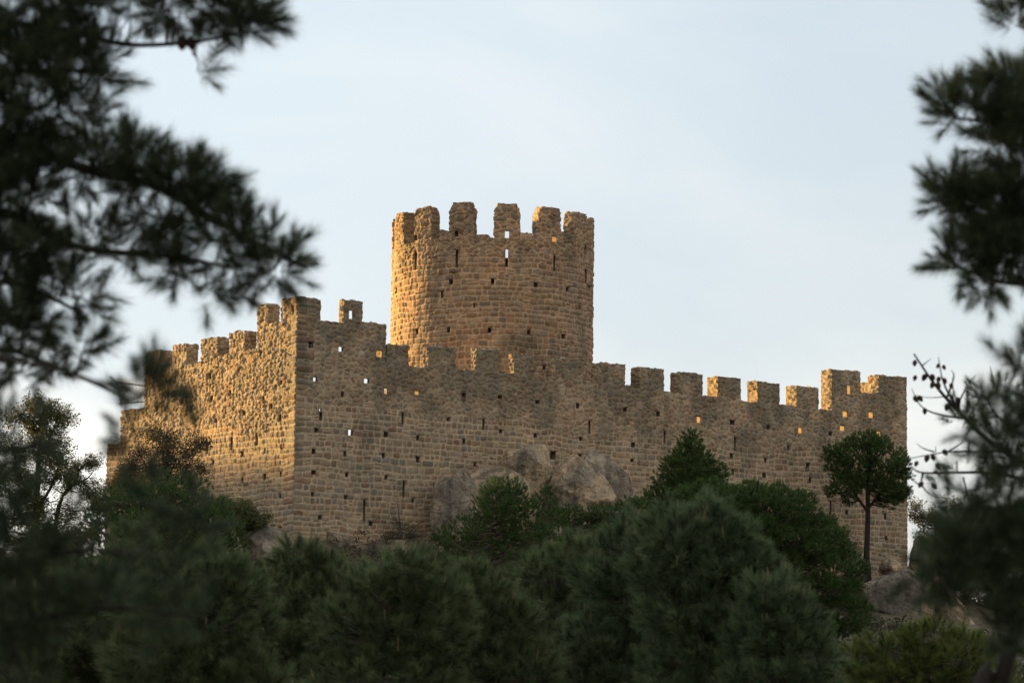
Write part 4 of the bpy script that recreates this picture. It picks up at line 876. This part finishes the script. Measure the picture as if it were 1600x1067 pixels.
tw = [([(1640, 740), (1560, 700), (1500, 645), (1460, 600), (1428, 553)], .022), ([(1500, 645), (1475, 600), (1466, 558)], .010), ([(1480, 620), (1490, 590), (1487, 578)], .008), ([(1500, 640), (1490, 610), (1488, 590)], .006),
      ([(1495, 635), (1510, 605), (1525, 585)], .007), ([(1440, 572), (1455, 560)], .005), ([(1520, 655), (1470, 648), (1440, 635), (1424, 607)], .009), ([(1474, 620), (1450, 621), (1430, 617)], .004),
      ([(1640, 760), (1560, 740), (1500, 738), (1440, 738), (1420, 725)], .014), ([(1580, 705), (1530, 705), (1480, 706), (1420, 716)], .010), ([(1480, 706), (1505, 690), (1510, 680)], .006), ([(1460, 706), (1442, 700), (1432, 692)], .006),
      ([(1442, 738), (1440, 755), (1450, 770), (1465, 777)], .008), ([(1440, 760), (1425, 748), (1420, 735)], .005), ([(1470, 738), (1465, 722), (1462, 708)], .005), ([(1462, 706), (1462, 695)], .004),
      ([(1505, 745), (1510, 770), (1500, 790)], .006), ([(1620, 700), (1550, 640), (1552, 600), (1547, 572)], .009)]
T('pine_tree', 'pine with bare grey twigs full of small dark cones beside the right wall corner', 'pine tree', 19, 1690, [(1690, 1150), (1670, 950), (1650, 800), (1640, 700), (1630, 560)],
  [(1500, 655, 26, 16, 5), (1535, 640, 22, 22, 3), (1560, 690, 36, 20, 4), (1515, 725, 24, 10, 2), (1560, 620, 30, 30, 5), (1590, 670, 36, 50, 9), (1540, 745, 30, 14, 2), (1590, 760, 40, 30, 7), (1490, 775, 26, 10, 2), (1560, 800, 40, 20, 4), (1605, 590, 20, 24, 3), (1590, 820, 30, 40, 4)],
  'near', M_PINE_NEAR, .10, 4, r0=.09, bark=M_BARK_DK, seed=55, twig=.008, up=.3, depth=.7, tuft_twigs=True, tscale=.95, limbs=tw,
  cones=[(1430, 562, 19, 11), (1431, 586, 19, 10), (1447, 584, 19, 13, (-.5, 0, -1)), (1455, 584, 19, 12, (.4, 0, -1)), (1459, 596, 19, 12, (-.4, 0, -1)), (1464, 597, 19, 11, (.5, 0, -1)), (1468, 568, 19, 9), (1473, 570, 19, 9, (.5, 0, -1)),
         (1468, 588, 19, 11), (1474, 590, 19, 11, (.4, 0, -1)), (1486, 598, 19, 10), (1496, 620, 19, 13), (1494, 626, 19, 11, (.6, 0, -1)), (1482, 630, 19, 13), (1428, 618, 19, 12, (.5, 0, -1)), (1434, 618, 19, 12, (.8, 0, -1)), (1445, 637, 19, 11), (1541, 650, 19, 14), (1548, 658, 19, 12), (1560, 675, 19, 12),
         (1450, 710, 19, 13, (-.3, 0, -1)), (1456, 709, 19, 12, (.4, 0, -1)), (1473, 702, 19, 12, (.8, 0, -1)), (1463, 723, 19, 12), (1434, 720, 19, 10), (1442, 752, 19, 12), (1456, 755, 19, 12), (1457, 738, 19, 8, (1, 0, 0)), (1476, 738, 19, 8, (1, 0, 0))])

# ---- metal stair railing on the low end of the sunlit wall
def railing():
    Yr = 139.5; base = at(190, 636, Yr)
    root = thing('railing', 'thin metal stair railing on top of the low far end of the sunlit wall', 'railing', tuple(base))
    g = Geo()
    for a_, b_ in (((172, 588), (182, 597)), ((182, 597), (228, 603)), ((185, 631), (228, 627))): tube(g, [at(*a_, Yr), (at(*a_, Yr) + at(*b_, Yr)) / 2, at(*b_, Yr)], .035, 6)
    V, f = g.get(); part('handrail', root, V, f, M_METAL)
    for x0 in (182,):
        g = Geo(); tube(g, [at(182, 597, Yr), at(185, 610, Yr), at(190, 634, Yr)], .035, 6); V, f = g.get(); part('post', root, V, f, M_METAL)
    for k in range(8):
        g = Geo(); tube(g, [at(187 + k * 5, 590 + k * .5, Yr), at(188 + k * 5, 610, Yr), at(191 + k * 5, 630, Yr)], .016, 4); V, f = g.get(); part('baluster', root, V, f, M_METAL)
railing()

# ---- low undergrowth covering the ground of the slope
def undergrowth():
    r = np.random.default_rng(77); n = 5200
    a = r.uniform(0, 1, n); Yy = 24 + 104 * a; Xx = r.uniform(-.235, .235, n) * Yy
    dx = (Xx - C0[0]); dy = (Yy - C0[1]); inF = (dx * NF[0] + dy * NF[1]) < .3
    inL = (dx * NL[0] + dy * NL[1]) < .3; k = ~(inF & inL); Xx, Yy = Xx[k], Yy[k]
    Zz = ground(Xx, Yy); m = len(Xx)
    V, c = place([leaf_tmpl(60, .55, .16, s + 60) for s in range(4)], np.stack([Xx, Yy, Zz + .15], -1), np.tile([0, 0, 1.], (m, 1)), r.uniform(.6, 1.4, m), r)
    me = mesh('undergrowth', V, [np.arange(len(V)).reshape(-1, 3)], M_BUSH_DK, col=np.stack([c, c, c], -1))
    o = bpy.data.objects.new('undergrowth', me); COL.objects.link(o); o['kind'] = 'stuff'; o['label'] = 'dark low undergrowth between the pines'; o['category'] = 'undergrowth'
undergrowth()

def shade_woodland():  # out-of-view trees added along the ridge crest to make its shadow patchy
    r = np.random.default_rng(78); n = 3600
    b_ = r.uniform(-160, 185, n); a_ = r.normal(253, 16, n); x = -.819 * a_ + .574 * b_; y = .574 * a_ + .819 * b_
    hh = 1.2 + 3.2 * sst(.4, .62, fbm2(b_ * .12, a_ * .12, 19)); z = ground(x, y) + r.uniform(0, 1, n) * hh
    V, c = place([leaf_tmpl(30, 1.5, .7, s + 80) for s in range(4)], np.stack([x, y, z], -1), np.tile([0, 0, 1.], (n, 1)), r.uniform(.6, 1.2, n), r)
    me = mesh('shade_woodland', V, [np.arange(len(V)).reshape(-1, 3)], M_BUSH_DK, col=np.stack([c, c, c], -1))
    o = bpy.data.objects.new('shade_woodland', me); COL.objects.link(o); o['kind'] = 'stuff'; o['label'] = 'unseen wood added on the ridge toward the setting sun to cast shade'; o['category'] = 'shade_woodland'
shade_woodland()

# ------------------------------------------------------------------ light
SAZ = R_(-125.0); SEL = R_(5.0)
sv = Vector((math.sin(SAZ) * math.cos(SEL), -math.cos(SAZ) * math.cos(SEL), math.sin(SEL)))
sl = bpy.data.lights.new('sun', 'SUN'); sl.energy = 5.0; sl.angle = R_(.6); sl.color = (1.0, .585, .17)
so = bpy.data.objects.new('sun', sl); COL.objects.link(so); so.rotation_euler = sv.to_track_quat('Z', 'Y').to_euler()
w = bpy.data.worlds.new('World'); scene.world = w; w.use_nodes = True; nt = w.node_tree; L = nt.links; nt.nodes.clear()
out = N(nt, 'ShaderNodeOutputWorld'); tc = N(nt, 'ShaderNodeTexCoord')
sky = N(nt, 'ShaderNodeTexSky', sky_type='NISHITA'); sky.sun_disc = False; sky.sun_elevation = SEL
sky.sun_rotation = math.atan2(sv.x, sv.y)
b1 = N(nt, 'ShaderNodeBackground'); b1.inputs[1].default_value = .05; L.new(sky.outputs[0], b1.inputs[0])
# thin high cloud veil
sx = N(nt, 'ShaderNodeSeparateXYZ'); L.new(tc.outputs['Generated'], sx.inputs[0])
mpn = N(nt, 'ShaderNodeMapping'); mpn.inputs['Scale'].default_value = (1, 1, 2.2); L.new(tc.outputs['Generated'], mpn.inputs[0])
n1 = noise(nt, mpn.outputs[0], 6.5, 7, .55); n1.inputs['Distortion'].default_value = .4
# veil colour: whiter low down, bluer higher up
rz = ramp(nt, sx.outputs[2], [(.0, (.86, .84, .79)), (.06, (.79, .815, .825)), (.13, (.695, .775, .835)), (.26, (.66, .755, .84)), (.5, (1.0, 1.03, 1.06)), (1.0, (1.3, 1.3, 1.3))])
rc = ramp(nt, n1.outputs[0], [(.40, (0, 0, 0)), (.72, (1, 1, 1))])
rl = ramp(nt, sx.outputs[2], [(.08, (1, 1, 1)), (.13, (.2, .2, .2)), (.3, (.15, .15, .15))])
fm = mixc(nt, 'MULTIPLY', 1.0, rc.outputs[0], rl.outputs[0])
cc = mixc(nt, 'MIX', fm, rz.outputs[0], (1.2, 1.17, 1.1))
wy = N(nt, 'ShaderNodeMapRange'); wy.inputs[1].default_value = .3; wy.inputs[2].default_value = -.8; wy.inputs[3].default_value = 0; wy.inputs[4].default_value = 1; L.new(sx.outputs[1], wy.inputs[0])
cc = mixc(nt, 'MIX', wy.outputs[0], cc, (1.0, .90, .80))
# the veil is brighter towards the sun (left)
mr = N(nt, 'ShaderNodeMapRange'); mr.inputs[1].default_value = -.25; mr.inputs[2].default_value = .25; mr.inputs[3].default_value = 1.17; mr.inputs[4].default_value = .94; L.new(sx.outputs[0], mr.inputs[0])
b2 = N(nt, 'ShaderNodeBackground'); L.new(cc, b2.inputs[0])
ms = N(nt, 'ShaderNodeMath', operation='MULTIPLY'); ms.inputs[1].default_value = .267; L.new(mr.outputs[0], ms.inputs[0]); L.new(ms.outputs[0], b2.inputs[1])
mx = N(nt, 'ShaderNodeMixShader'); mx.inputs[0].default_value = .86; L.new(b1.outputs[0], mx.inputs[1]); L.new(b2.outputs[0], mx.inputs[2]); L.new(mx.outputs[0], out.inputs[0])

vs = scene.view_settings; vs.view_transform = 'Standard'; vs.look = 'None'; vs.exposure = 2.0; vs.gamma = 1.0
scene.render.engine = 'CYCLES'; cy = scene.cycles; cy.max_bounces = 10; cy.diffuse_bounces = 8; cy.transmission_bounces = 4; cy.use_denoising = True
cy.sample_clamp_indirect = 10
